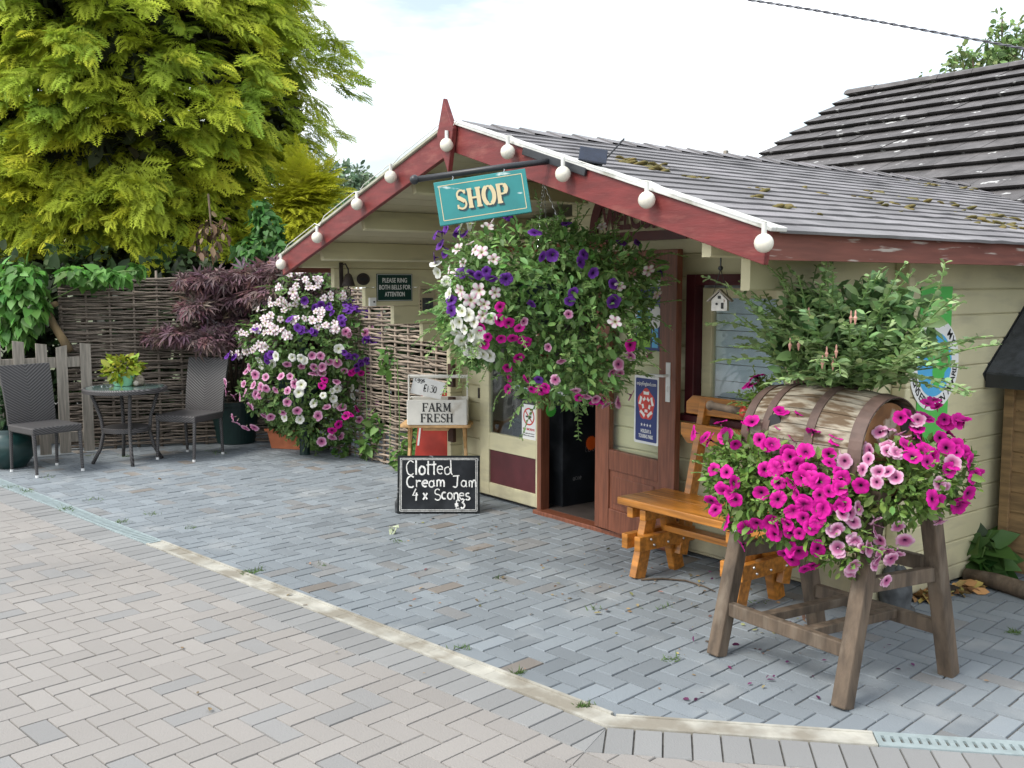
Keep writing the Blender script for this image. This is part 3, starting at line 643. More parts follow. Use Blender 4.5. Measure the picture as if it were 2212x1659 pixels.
# ------------------------------------------------------------------ things fixed to the shop
# lights string
gl = thing('globe_light_string', 'string of frosted globe lights draped along the red gable edge', 'string lights', (RX, YF-.05, RZ))
gpts = [(607,571),(685,513),(771,441),(844,382),(965,313),(1097,328),(1216,376),(1397,432),(1650,525)]
cabl = []
for i, (px, py) in enumerate(gpts):
    c = wy(px, py, YF-.075); x = MB(); x.sphere(c, .037, 18); b = x.build('globe', M['globe'], gl, smooth=True)
    x = MB(); x.tube([c+Vector((0,0,.034)), c+Vector((0,0,.075))], .010, 8); x.build('cap', M['white'], b)
    cabl.append(c+Vector((0,.015,.078)))
cp = []
for i in range(len(cabl)-1):
    for t in range(8):
        f = t/8; p = cabl[i].lerp(cabl[i+1], f); p.z = max(p.z-.02*math.sin(math.pi*f), 0); xx = min(max(p.x, XL_), XR_)
        zz = max(p.z, roofz(xx)+.034+EZ*0) if 0 < t < 8 else p.z; cp.append(Vector((p.x, YF-.055, zz)))
cp.append(cabl[-1])
x = MB(); x.tube(cp, .0028, 6); x.build('cable', M['white'], gl, smooth=True)
so = thing('solar_panel', 'small black solar panel clipped to the white roof edge', 'solar panel', wy(1280,350,YF+.03))
fso = frame(wy(1281,345,YF+.02)+Vector((0,0,.02)), Vector((.62,.75,-.16)), Vector((.42,-.62,.66)))
x = MB(); x.box(-.065,.065,-.045,.045,-.006,.006,fso); x.build('panel', M['solar'], so, bevel=.003)
x = MB(); x.box(-.05,.05,-.03,.03,-.03,-.0065,fso); x.tube([fso@Vector((.06,.0,-.01)), fso@Vector((.13,.09,.05))], .004, 6); x.build('bracket', M['black'], so)
# hanging sign bracket and sign
s0 = wy(1190, 346, YF-.04); dirv = (-RT*math.cos(R(8))-UPZ*math.sin(R(8))).normalized()
br = thing('sign_bracket', 'black iron bracket arm with ball end bolted to the red gable board', 'bracket', s0)
dbar = Vector((XR_-RX, 0, EZ-RZ)).normalized()
x = MB(); x.beam(s0-dbar*.22, s0+dbar*.26, .014, .038, up=(0,0,1)); x.build('mounting_plate', M['black'], br, bevel=.003)
arm_end = s0+dirv*.655
x = MB(); x.tube([s0+Vector((0,.02,0)), s0+dirv*.2, arm_end], .0145, 10); x.build('arm', M['black'], br, smooth=True)
x = MB(); x.sphere(arm_end, .023, 14); x.build('ball_end', M['black'], br, smooth=True)
sg = thing('hanging_shop_sign', 'teal painted board lettered SHOP hanging from the iron bracket', 'sign', s0+dirv*.35-UPZ*.05)
SD = (dp(936,397,1)-CAM).length
Ds = (s0-CAM).dot(FW)
TL, TR, BR_, BL = [dp(*q, Ds-.02) for q in ((936,397),(1134,366),(1148,453),(953,492))]
ex = (TR-TL).normalized(); ey = (TL-BL).normalized(); Fs = frame((TL+TR+BR_+BL)/4, ex, ex.cross(ey)); SWd = (TR-TL).length; SHt = (TL-BL).length*.985
x = MB(); x.box(-SWd/2, SWd/2, -SHt/2, SHt/2, -.011, .011, Fs); x.build('board', M['teal'], sg, bevel=.003)
x = MB(); e = .022; 
for a, b in (((-1,-1),(1,-1)),((1,-1),(1,1)),((1,1),(-1,1)),((-1,1),(-1,-1))):
    x.ribbon([(a[0]*(SWd/2-e), a[1]*(SHt/2-e)), (b[0]*(SWd/2-e), b[1]*(SHt/2-e))], .0035, .0112+.0001*len(x.f), Fs)
x.build('gold_border', M['gold'], sg)
x = MB(); serif(x, 'SHOP', .0, -.040, .090, Fs, T=.21, t=.10, wf=.92, z0=.0113, dx=.007, dy=-.009); x.build('letter_shadow', M['shadowpaint'], sg)
x = MB(); serif(x, 'SHOP', .0, -.040, .090, Fs, T=.21, t=.10, wf=.92, z0=.0135); x.build('lettering', M['gold'], sg)
for q in (-.30, .26):
    pb = Fs @ Vector((q*SWd*1.0, SHt/2, 0)); pt_ = s0+dirv*((pb-s0).dot(dirv)); x = MB(); x.tube([pb-UPZ*.004, pb.lerp(pt_,.5)+RT*.008, pt_], .0028, 6); x.build('hook', M['steel'], sg)
# bells wall (inside of the left wing, face X=XL looking +X)
Fb = lambda px, py, o=0: frame(wx(px, py, XL+.0012+o), (0,1,0), (1,0,0))
bl = thing('hand_bell', 'dark iron bell with pull ring on a wall bracket beside the green sign', 'bell', wx(742,600,XL))
fb = Fb(742,600); sB = 1
x = MB(); x.lathe([(.048,-.05),(.046,-.04),(.034,.0),(.024,.03),(.01,.042)], 16, fb @ TM((0.01,-.01,.055), rx=-math.pi/2)); x.build('bell', M['iron'], bl, smooth=True)
x = MB(); x.box(-.035,-.008,-.07,.11,0,.012,fb); x.tube([fb@Vector((-.02,.09,.012)), fb@Vector((-.01,.10,.05)), fb@Vector((.01,.06,.055)), fb@Vector((.01,.03,.055))], .006, 8); x.build('bracket', M['iron'], bl)
x = MB(); x.tube([fb@Vector((.012+.018*math.cos(a*.6283), -.105+.03*math.sin(a*.6283), .05)) for a in range(10)], .004, 6, closed=True); x.tube([fb@Vector((.012,-.05,.05)), fb@Vector((.012,-.078,.05))], .004, 6); x.build('pull_ring', M['iron'], bl)
x = MB(); fb = Fb(784,603); x.prism(arc(0,0,.055,.045,0,345,23), 0, .010, fb); pl = tag(x.build('oval_plaque', M['iron'], bevel=.003), 'small black oval plaque between the bell and the green sign', 'plaque')
x = MB(); x.prism(arc(0,0,.036,.012,0,345,23), .0101, .0125, fb); x.tube([fb@Vector((.046*math.cos(i*.3),.037*math.sin(i*.3),.0105)) for i in range(21)], .0018, 5, closed=True); x.build('cast_relief', M['black'], pl)
gs = thing('bells_sign', 'green sign with white lettering PLEASE RING BOTH BELLS FOR ATTENTION', 'sign', wx(852,621,XL))
fb = Fb(852,621); W2, H2 = .157, .103
x = MB(); x.box(-W2,W2,-H2,H2,0,.006,fb); x.build('plate', M['green'], gs, bevel=.001)
x = MB()
for a, b in (((-1,-1),(1,-1)),((1,-1),(1,1)),((1,1),(-1,1)),((-1,1),(-1,-1))): x.ribbon([(a[0]*(W2-.006),a[1]*(H2-.006)),(b[0]*(W2-.006),b[1]*(H2-.006))], .003, .0062+.00005*len(x.f), fb)
x.build('white_border', M['paper'], gs)
for i, (s_, ww) in enumerate((('PLEASE RING', .215), ('BOTH BELLS FOR', .275), ('ATTENTION', .175))): text(s_, .048, fb @ Matrix.Translation((0, .052-i*.052, 0)), M['paper'], gs, z=.0072, width=ww, bold=.0006)
lf_ = thing('leaflet_holder', 'buff leaflet with a dark picture in a clear wall holder', 'leaflet', wx(921,648,XL))
fb = Fb(921,649); x = MB(); x.box(-.072,.072,-.11,.11,0,.012,fb); x.build('holder', mat('buff_card', (.42,.36,.24), .5, .06, 9), lf_, bevel=.002)
x = MB(); x.box(-.045,.055,-.085,.02,.0121,.0135,fb); x.build('picture', mat('grey_photo', (.05,.055,.06), .4, .6, 30), lf_)
for i,(s_,ww) in enumerate((('Cheddar Bridge',.115),('Touring Park',.075))): text(s_, .018, fb @ Matrix.Translation((.0,.085-i*.022,0)), M['ink'], lf_, z=.0128, width=ww)
x = MB()
for i in range(4): x.prism(arc(-.06,-.005-i*.026,.006,.008,0,315,7), .0121, .0130, fb)
x.build('award_marks', M['ink'], lf_)
x = MB(); fb = Fb(803,652); x.box(-.03,.03,-.032,.032,0,.02,fb); db = tag(x.build('doorbell_box', M['paper'], bevel=.004), 'small white doorbell box left of the green bells sign', 'doorbell')
x = MB(); x.prism(arc(.008,.0,.007,.007,0,330,11), .0201, .024, fb); x.build('button', M['ink'], db)
ln_ = thing('wall_lantern', 'black wall lantern half hidden by the hanging basket flowers', 'lantern', wx(962,650,XL))
fb = Fb(970,655)
x = MB(); x.lathe([(.005,.17),(.02,.15),(.085,.10),(.085,.095)], 4, fb @ TM((0,-.03,.1), rx=-math.pi/2, rz=0)); x.box(-.012,.012,.06,.1,0,.1,fb); x.build('hood', M['black'], ln_)
x = MB()
for a in range(4):
    c_, s_ = math.cos(a*math.pi/2), math.sin(a*math.pi/2); x.tube([fb@Vector((.075*c_,.063,.1+.075*s_)), fb@Vector((.04*c_,-.1,.1+.04*s_))], .005, 5)
x.lathe([(.045,-.1),(.045,-.09),(.02,-.13)], 8, fb @ TM((0,0,.1), rx=-math.pi/2)); x.build('cage', M['black'], ln_)
# posters on the open door glass
def onleaf(u, z, o=0): return Fd @ Matrix.Translation((u, -.006-o, z)) @ Matrix.Rotation(math.pi/2, 4, 'X')
es = thing('holiday_park_sign', 'blue enjoyEngland.com sign with red rose and four stars on the door glass', 'sign', Fd @ Vector((.51,-.01,.9)))
fe = onleaf(.515, .885); hw, hh = .118, .215
def rrect(a, b, r): return arc(a-r,b-r,r,r,0,90,5)+arc(-a+r,b-r,r,r,90,180,5)+arc(-a+r,-b+r,r,r,180,270,5)+arc(a-r,-b+r,r,r,270,360,5)
x = MB(); x.prism(rrect(hw,hh,.012), 0, .003, fe); x.build('white_plate', M['alu'], es)
x = MB(); x.prism(rrect(hw-.014,hh-.016,.01), .0031, .0038, fe); x.build('blue_field', M['navy'], es)
text('enjoyEngland.com', .034, fe @ Matrix.Translation((0,.165,0)), M['paper'], es, z=.0046, width=.185)
x = MB(); x.prism([((.078+.006*math.cos(5*t))*math.cos(t+math.pi/2)*1.02, (.078+.006*math.cos(5*t))*math.sin(t+math.pi/2)*1.25+.035) for t in [i*math.tau/40 for i in range(40)]], .0039, .0044, fe); x.prism(arc(0,.035,.018,.022,0,345,23), .0056, .0058, fe)
x.build('rose', M['signred'], es)
x = MB()
for i in range(5):
    a = math.pi/2+i*math.tau/5
    for rr, wd, hg_ in ((.060,.026,.011),(.034,.013,.010)):
        aa = a+(math.pi/5 if rr < .05 else 0); c_, s_ = math.cos(aa), math.sin(aa)
        x.prism([(rr*c_*1.0-s_*u+c_*v, (rr*s_)*1.22+c_*u+s_*v+.035) for u,v in ((-wd,-hg_),(wd,-hg_),(wd*1.05,hg_),(0,hg_*.6),(-wd*1.05,hg_))], .0045, .0050+.0002*(rr<.05), fe)
x.build('petals', M['paper'], es)
x = MB()
for i in range(4): x.prism([((.011 if j%2==0 else .0045)*math.cos(math.pi/2+j*math.pi/5)+(-.042+i*.028), (.012 if j%2==0 else .005)*math.sin(math.pi/2+j*math.pi/5)-.095) for j in range(10)], .0039, .0045, fe)
x.build('stars', M['paper'], es)
text('HOLIDAY &', .034, fe @ Matrix.Translation((0,-.135,0)), M['paper'], es, z=.0046, width=.1, bold=.0006); text('TOURING PARK', .034, fe @ Matrix.Translation((0,-.168,0)), M['paper'], es, z=.0046, width=.14, bold=.0006)
po = thing('landscape_poster', 'blue and green poster with a round hill picture high on the door glass', 'poster', Fd @ Vector((.52,-.01,1.46)))
fe = onleaf(.515,1.46)
x = MB(); x.box(-.115,.115,-.20,.20,0,.002,fe); x.build('sheet', M['navy'], po)
x = MB(); x.box(-.10,.03,-.18,-.03,.0021,.0026,fe); x.prism(arc(-.035,.0,.07,.07,180,360,14), .0032, .0036, fe); x.build('green_field', mat('grass_print', (.20,.42,.03), .4, .2, 30), po)
x = MB(); x.prism(arc(-.035,.0,.085,.085,0,345,23), .0027, .0030, fe); x.build('white_ring', M['paper'], po)
x = MB(); x.prism(arc(-.035,.001,.07,.07,0,180,14), .0032, .0036, fe); x.box(.045,.10,-.18,.0,.0021,.0026,fe); x.build('sky_print', M['blue'], po)
fe = onleaf(.60,1.47); x = MB(); x.prism(arc(0,0,.048,.072,0,345,23), .004, .006, fe); tag(x.build('oval_sticker', M['paper']), 'plain white oval sticker overlapping the poster on the door glass', 'sticker')
ns = thing('no_smoking_notice', 'white NO SMOKING notice with red circle in the side door glass', 'sticker', (-2.9,-.0,.66))
fe = frame((-2.905, .0045, .655), (1,0,0), (0,-1,0)); x = MB(); x.box(-.082,.082,-.13,.13,0,.0012,fe); x.build('sheet', M['paper'], ns)
x = MB()
oc = arc(0,.04,.06,.06,0,360,28); x.ribbon(oc, .011, .0013, fe); x.ribbon([(-.042,.082),(.042,-.002)], .010, .0016, fe); x.build('red_circle', M['signred'], ns)
x = MB(); x.box(-.036,.03,.033,.046,.00125,.00128,fe); x.ribbon(arc(.02,.062,.012,.012,-60,200,8), .004, .0014, fe); x.build('cigarette', M['ink'], ns)
text('NO SMOKING', .024, fe @ Matrix.Translation((0,-.055,0)), M['signred'], ns, z=.0018, width=.135, bold=.0004)
for i,s_ in enumerate(('It is against the law to','smoke in these premises')): text(s_, .014, fe @ Matrix.Translation((0,-.085-i*.017,0)), M['ink'], ns, z=.0018, width=.13)
# birdhouse hanging from the eave beam
bhp = wy(1556, 648, -.95); bt = wy(1557, 563, -.95)
bh = thing('hanging_birdhouse', 'tiny white cottage birdhouse hanging on cords by the window', 'birdhouse', bhp)
fb = frame(bhp-UPZ*.03, Vector((.85,.5,0)), (0,0,1)); 
x = MB(); x.box(-.036,.036,-.028,.028,-.02,.03,fb); x.prism([(-.036,.03),(.036,.03),(0,.066)], -.028, .028, fb @ Matrix.Rotation(math.pi/2,4,'X')); x.build('body', mat('birdhouse_white', (.62,.60,.56), .7, .15, 30, spots=(30,.6,.7,(.25,.17,.12),(1,1,1))), bh)
x = MB(); x.beam(fb@Vector((-.056,0,.024)), fb@Vector((.002,0,.078)), .075, .006); x.beam(fb@Vector((.056,0,.024)), fb@Vector((-.002,0,.076)), .075, .006); x.build('roof', M['grey_wood'], bh)
x = MB(); x.prism(arc(-.012,.012,.006,.006,0,330,11), .0281, .0295, fb @ Matrix.Rotation(math.pi/2,4,'X')); x.box(.008,.02,-.0297,-.0282,-.01,.018,fb); x.box(-.007,.007,-.0297,-.0282,.036,.05,fb); x.build('openings', M['ink'], bh)
x = MB(); x.tube([fb@Vector((-.035,0,.05)), bt-UPZ*.04], .0018, 5); x.tube([fb@Vector((.035,0,.05)), bt-UPZ*.04], .0018, 5); x.tube([bt-UPZ*.04, bt+UPZ*.02], .004, 6); x.sphere(bt-UPZ*.035, .012, 8); x.build('cord', M['black'], bh)
# conservation banner on the right wall
bn_ = thing('conservation_award_board', 'tall lime green board with round blue and green award badge on the side wall', 'sign', (.02,.40,1.25))
fb = frame((.0035,.40,1.25), (0,1,0), (1,0,0))
x = MB(); x.box(-.155,.155,-.42,.41,0,.004,fb); x.build('board', M['banner'], bn_)
x = MB(); x.prism(arc(0,0,.245,.245,0,352,46), .0041, .0062, fb); x.build('white_ring', M['paper'], bn_)
x = MB(); x.prism(arc(0,0,.17,.17,0,352,46), .0063, .0075, fb); x.build('blue_disc', M['blue'], bn_)
x = MB()
for cx,cy,r in ((.06,.02,.085),(.03,-.06,.06),(-.05,.07,.05),(.09,.08,.04)): x.prism([(cx+r*(1+.18*math.sin(3*t+cx*40))*math.cos(t), cy+r*(1+.15*math.cos(4*t))*math.sin(t)) for t in [i*math.tau/24 for i in range(24)]], .0076, .0084+.0003*cx, fb)
x.build('green_land', M['banner'], bn_)
for i, ch_c in enumerate('CONSERVATION AWARD'):
    if ch_c == ' ': continue
    a = R(180+14+i*9.4); text(ch_c, .058, fb @ Matrix.Rotation(a+math.pi/2,4,'Z') @ Matrix.Translation((0,-.208,0)), M['ink'], bn_, z=.0072, bold=.0008)
for i, ch_c in enumerate('MY'):
    a = R(48-i*13); text(ch_c, .062, fb @ Matrix.Rotation(a-math.pi/2,4,'Z') @ Matrix.Translation((0,.208,0)), M['ink'], bn_, z=.0072, bold=.0008)

# ------------------------------------------------------------------ bench
bench = thing('wooden_bench', 'varnished orange pine bench with two backrest boards by the window', 'bench', (-.75,-.45,0))
x = MB(); 
for i,(y0,y1) in enumerate(((-.635,-.437),(-.434,-.235))): x.box(-1.31, .12, y0, y1, .412, .455)
x.build('seat', M['orange'], bench, bevel=.006)
for i,(z0,z1,yb) in enumerate(((.735,.855,-.16),(.905,1.015,-.115))):
    x = MB(); fbk = Matrix.Translation((0,yb,0)) @ Matrix.Rotation(math.pi/2,4,'X') @ Matrix.Rotation(0,4,'Z')
    a,b = -1.25,.1
    if i == 0: pol = [(a+.05,z0),(b-.05,z0),(b,z0+.05),(b,z1),(a,z1),(a,z0+.05)]
    else: pol = [(a,z0),(b,z0),(b,z1-.04),(b-.05,z1),(a+.05,z1),(a,z1-.04)]
    x.prism(pol, -.014, .014, fbk); x.build('backrest_board', M['orange'], bench, bevel=.004)
for X in (-1.17, -.45):
    x = MB(); x.beam((X,-.605,0), (X,-.50,.41), .085, .05, up=(1,0,0)); 
    o = x.build('front_leg', M['orange'], bench, bevel=.004)
    x = MB(); x.beam((X,-.275,0), (X,-.385,.41), .085, .05, up=(1,0,0)); x.build('rear_leg', M['orange'], bench, bevel=.004)
    x = MB(); x.beam((X+.052,-.30,.10), (X+.052,-.095,1.0), .07, .045, up=(1,0,0)); x.build('back_post', M['orange'], bench, bevel=.004)
    for nm,z,ya,yb in (('lower_rail',.215,-.66,-.20),('upper_rail',.375,-.62,-.26)):
        for s in (-1,1):
            x = MB(); x.beam((X+s*.0505,ya,z), (X+s*.0505,yb,z), .045, .085 if nm=='lower_rail' else .06, up=(0,0,1)); r_ = x.build(nm, M['orange'], bench, bevel=.004)
            if nm == 'lower_rail' and s == 1:
                b = MB()
                for yy in (-.57,-.545,-.43,-.31,-.30): b.sphere((X+.0745,yy,z+(.02 if yy in (-.57,-.31) else -.015)), .008, 8)
                b.build('bolt', M['steel'], r_)
x = MB(); x.box(-1.1, -.52, -.47, -.39, .27, .305); x.build('stretcher', M['orange'], bench, bevel=.004)

# ------------------------------------------------------------------ butter churn barrel on its stand
ch = thing('barrel_churn', 'old white and brown barrel churn lying on a splayed oak stand by the cabin corner', 'barrel', (.26,-.87,0))
BC = Vector((.245,-.87,.985)); BR, BLN = .225, .60
Fbar = frame(BC, (1,0,0), (0,0,1))
def barprof(n=14): return [(BR*(1+.13*(1-((2*i/n)-1)**2)), -BLN/2+BLN*i/n) for i in range(n+1)]
FX = Fbar @ Matrix.Rotation(math.pi/2,4,'Y')
x = MB(); prof = barprof()
ns = 22
for k in range(ns):    # individual staves
    a0 = 2*math.pi*k/ns+.008; a1 = 2*math.pi*(k+1)/ns-.008; vs = []
    for r, z in prof:
        for a in (a0,(a0+a1)/2,a1): vs.append((r*math.cos(a), r*math.sin(a), z))
    fs = []
    for i in range(len(prof)-1):
        for j in (0,1): fs.append((3*i+j, 3*i+j+1, 3*i+4+j, 3*i+3+j))
    x.add(vs, fs, FX)
x.lathe([(r*.985,z) for r,z in prof], 40, FX, caps=False)
x.build('staves', M['stave'], ch)
for f, wd in ((-.5,.05),(-.29,.04),(.12,.04),(.5,.055)):
    z = f*(BLN-wd); r = lambda q: BR*(1+.13*(1-(2*q/BLN)**2))
    x = MB(); x.lathe([(r(z-wd/2)+.001,z-wd/2),(r(z-wd/2)+.006,z-wd/2),(r(z+wd/2)+.006,z+wd/2),(r(z+wd/2)+.001,z+wd/2)], 44, FX, caps=False); x.build('hoop', M['hoop'], ch, smooth=False)
x = MB(); x.lathe([(.01,BLN/2-.03),(BR-.022,BLN/2-.03),(BR-.022,BLN/2-.06),(.01,BLN/2-.06)], 40, FX); x.build('barrel_head', M['barrelend'], ch); x = MB(); x.lathe([(.01,-BLN/2+.06),(BR-.02,-BLN/2+.06),(BR-.02,-BLN/2+.03),(.01,-BLN/2+.03)], 40, FX); x.build('barrel_head', M['barrelend'], ch)
x = MB(); x.tube([FX@Vector((-.10,.135,BLN/2-.05)), FX@Vector((-.10,.135,BLN/2-.026))], .036, 16); x.build('bung_hole', M['ink'], ch); x = MB(); x.tube([FX@Vector((-.10,-.205,-.12)), FX@Vector((-.104,-.23,-.12))], .032, 14); x.build('bung_hole', M['ink'], ch)
hc = Vector((-.11,-.80,1.06))
x = MB(); x.tube([(-.50,-.80,1.075),(-.485,-.80,1.075),(-.47,-.80,1.075),(-.30,-.80,1.065),(-.285,-.80,1.064)], [.021,.026,.019,.019,.024], 12); x.build('crank_handle', M['oldwood'], ch, smooth=True)
x = MB(); x.lathe([(.028,0),(.030,.02),(.018,.045)], 14, frame((-.285,-.80,1.064),(0,1,0),(1,0,0))); x.tube([(-.25,-.80,1.063),(-.19,-.79,1.05),(-.16,-.82,1.02),(-.12,-.86,.99)], .014, 8); x.build('crank', M['redpaint'], ch, smooth=True)
lb = {'FL':(.575,-1.215),'L':(-.105,-1.17),'R':(.66,-.555),'B':(-.025,-.52)}
lt = {'FL':(.555,-.985),'L':(-.09,-.965),'R':(.645,-.765),'B':(-.03,-.74)}
lp = {}
for k in lb:
    a = Vector((*lb[k],0)); b = Vector((*lt[k],.84)); lp[k] = (a,b)
    x = MB(); x.beam(a, b, .068, .068, up=(0,1,0)); x.build('leg', M['oldwood'], ch, bevel=.007)
def lat(k, z): a,b = lp[k]; return a.lerp(b, z/.84)
for a,b,z,nm in (('L','FL',.215,'lower_rail'),('B','R',.215,'lower_rail'),('FL','R',.47,'side_rail'),('L','B',.47,'side_rail'),('B','R',.50,'side_rail'),('L','FL',.80,'cradle_rail'),('B','R',.80,'cradle_rail')):
    p,q = lat(a,z), lat(b,z); dd = (q-p).normalized()*.03; x = MB(); x.beam(p+dd, q-dd, .038, .062, up=(0,0,1)); x.build(nm, M['oldwood'], ch, bevel=.005)
for f in (.32,.66):
    p = lat('L',.225).lerp(lat('FL',.225), f); q = lat('B',.225).lerp(lat('R',.225), f); x = MB(); x.beam(p, q, .05, .04, up=(0,0,1)); x.build('foot_bar', M['oldwood'], ch, bevel=.004)
x = MB()
for k in ('L',): p = lat(k,.56); x.sphere(p+Vector((0.01,-.034,0)), .013, 8)
x.build('bolt_cap', M['paper'], ch)

# ------------------------------------------------------------------ price table, egg crate, chalkboards
ang = A2
Ft = lambda px,py,o=0: TM((gp(px,py)[0],gp(px,py)[1],0), ang)
tb = dp(945,912,7.85); tz = tb.z
st = thing('folding_table', 'little beech folding table carrying the white egg crate', 'table', (tb.x,tb.y,0))
Fst = TM((tb.x,tb.y,0), ang-.05)
x = MB(); x.prism(rrect(.275,.16,.03), tz-.024, tz, Fst); x.build('table_top', M['beech'], st, bevel=.005)
for sx_ in (-1,1):
    for sy in (-1,1):
        x = MB(); x.beam(Fst@Vector((sx_*.235,sy*.13,0)), Fst@Vector((sx_*.215,-sy*.10*.6,tz-.025)), .032, .022, up=Fst.to_3x3()@Vector((1,0,0))); x.build('leg', M['beech'], st, bevel=.002)
x = MB(); x.box(-.10,.10,-.12,.12,tz-.05,tz-.0245,Fst); x.build('under_rail', M['beech'], st)
cr_ = thing('egg_crate', 'white handled wooden crate lettered FARM FRESH on the beech table', 'crate', Fst@Vector((.01,-.02,tz)))
Fk = TM(Fst@Vector((.012,-.035,tz+.001)), ang); KW,KD = .228,.13
x = MB(); x.box(-KW,KW,-KD,-KD+.012,0,.195,Fk); x.box(-KW,KW,KD-.012,KD,0,.195,Fk); x.box(-KW+.001,KW-.001,-KD+.0125,KD-.0125,.002,.014,Fk); x.build('crate_box', M['crate'], cr_, bevel=.002)
for s in (-1,1):
    x = MB(); x.box(s*KW-.0065,s*KW+.0065,-KD+.01,KD-.01,.003,.19,Fk); x.box(s*KW-.006,s*KW+.006,-.022,.022,.1905,.375,Fk); x.build('end_board', M['crate'], cr_, bevel=.002)
x = MB(); x.tube([Fk@Vector((-KW-.004,0,.365)), Fk@Vector((KW+.004,0,.365))], .014, 10); x.build('handle', M['crate'], cr_)
Fkf = Fk @ Matrix.Translation((0,-KD-.0005,0)) @ Matrix.Rotation(math.pi/2,4,'X')
x = MB(); serif(x,'FARM',.0,.105,.066,Fkf,z0=.001,T=.18,t=.09); serif(x,'FRESH',0,.022,.066,Fkf,z0=.001,T=.18,t=.09); x.build('lettering', M['ink'], cr_)
eg = thing('egg_price_card', 'white card handwritten Eggs £1.30 standing in the crate', 'price card', Fk@Vector((-.1,.02,.2)))
Fe = Fk @ Matrix.Translation((-.085,.0,.27)) @ Matrix.Rotation(math.pi/2,4,'X') @ Matrix.Rotation(R(-9),4,'Z')
x = MB(); x.prism([(-.13,-.055),(.115,-.07),(.135,.065),(-.115,.09)],0,.002,Fe); x.build('card', M['paper'], eg)
x = MB(); chalk(x,'Eggs',-.105,.045,.032,.0055,Fe,z0=.0022,cell=1.2); chalk(x,'£1·30',-.03,-.025,.055,.007,Fe,z0=.003,cell=.9); x.build('handwriting', M['ink'], eg)
rs = MB(); Frs = TM(Fst@Vector((-.11,.21,0)), ang+.12, rx=R(-6), ry=R(7)); rs.box(-.135,.135,0,.006,.05,.80,Frs); rbo = tag(rs.build('red_board', M['redpaint'], bevel=.003), 'red board with white edge stripe leaning behind the beech table', 'sign board')
x = MB(); x.box(-.125,-.11,-.002,-.0005,.35,.76,Frs); x.box(-.1095,-.07,-.002,-.0005,.745,.76,Frs); x.build('white_stripe', M['paper'], rbo)
cb = thing('chalkboard', 'black chalkboard advertising Clotted Cream Jam 4 x Scones on the paving', 'chalkboard', gp(947,1110))
c0 = gp(947,1110); Fcb = TM((c0.x,c0.y,0), ang+.0, rx=R(-12)); CW,CH = .302,.425
Fcf = Fcb @ Matrix.Rotation(math.pi/2,4,'X')
x = MB(); x.box(-CW,CW,0,.012,0,CH,Fcb); x.build('board', M['slateframe'], cb, bevel=.003)
x = MB(); x.box(-CW+.018,CW-.018,-.0015,-.0003,.02,CH-.018,Fcb); x.build('writing_surface', M['slate'], cb)
x = MB()
for e,wd in ((.020,.004),(.030,.0035)):
    for a,b in (((-1,0),(1,0)),((1,0),(1,1)),((1,1),(-1,1)),((-1,1),(-1,0))):
        q = lambda t: (t[0]*(CW-e), (CH-e if t[1] else e)); x.ribbon([q(a),q(b)], wd, .0018+.00008*len(x.f), Fcf)
x.build('painted_border', M['chalk'], cb)
x = MB()
k = chalk(x,'Clotted',-.24,.285,.105,.011,Fcf,z0=.0030,cell=.93); k = chalk(x,'Cream',-.235,.195,.085,.0105,Fcf,z0=k,cell=1.1); k = chalk(x,'Jam',.105,.195,.085,.0105,Fcf,z0=k,cell=1.05)
k = chalk(x,'4 x',-.19,.105,.078,.0105,Fcf,z0=k,cell=.95); k = chalk(x,'Scones',-.03,.105,.082,.0105,Fcf,z0=k,cell=.98); chalk(x,'£3',.12,.04,.065,.0105,Fcf,z0=k,cell=1)
x.build('chalk_writing', M['chalk'], cb)
x = MB(); x.box(-CW-.02,-CW+.03,.02,.16,0,.09,TM((c0.x,c0.y,0),ang)); tag(x.build('stone_block', M['stone'], bevel=.012), 'grey stone block propping the left foot of the chalkboard', 'block')

# ------------------------------------------------------------------ patio furniture (left)
def chair(label, feet, rot, backh):
    c = sum((Vector(f) for f in feet), Vector((0,0)))/4; F = TM((c.x,c.y,0), rot)
    t = thing('rattan_chair', label, 'chair', (c.x,c.y,0), 'rattan garden chairs'); t.rotation_euler = (0,0,rot)
    W_,D_ = .225,.225; SH = .43   # +x faces forward
    def put(mb, nm, m, **k):
        me = mb.build(nm, m, None, **k); me.parent = t; return me
    x = MB(); x.box(-D_,D_,-W_,W_,SH-.065,SH); put(x,'seat',M['wicker'],bevel=.012)
    x = MB(); n = 8; vs = []
    for i in range(n+1):
        z = SH-.02+(backh-SH+.02)*i/n; xo = -D_-.012-.10*(i/n)**1.5; ww = W_*(1-.03*math.cos(math.pi*i/n)) 
        vs += [(xo-.014,-ww,z),(xo+.014,-ww,z),(xo+.014,ww,z),(xo-.014,ww,z)]
    fs = [(3,2,1,0),(4*n,4*n+1,4*n+2,4*n+3)]
    for i in range(n):
        for j in range(4): fs.append((4*i+j,4*i+(j+1)%4,4*i+4+(j+1)%4,4*i+4+j))
    x.add(vs, fs); put(x,'backrest',M['wicker'],bevel=.006)
    for sx_ in (-1,1):
        for sy in (-1,1):
            x = MB(); x.tube([(sx_*(D_+.006*(sx_>0)-.02*0),sy*(W_-.018),0),(sx_*(D_-.02),sy*(W_-.018),SH-.06)], [.013,.018], 8); l_ = put(x,'leg',M['wicker'])
            x = MB(); x.tube([(sx_*(D_+.006*(sx_>0)),sy*(W_-.018),.0),(sx_*(D_+.005*(sx_>0)),sy*(W_-.018),.022)], .0155, 8); q = x.build('foot_cap', M['alu'], None); q.parent = l_
    return t
chair('dark rattan chair in front of the picket fence', [(-6.45,-2.58),(-6.53,-2.16),(-6.94,-2.73),(-7.0,-2.32)], R(14), .945)
chair('dark rattan chair between the round table and the big green tub', [(-6.73,-1.50),(-6.36,-1.23),(-6.6,-.82),(-7.0,-1.1)], R(-57), .945)
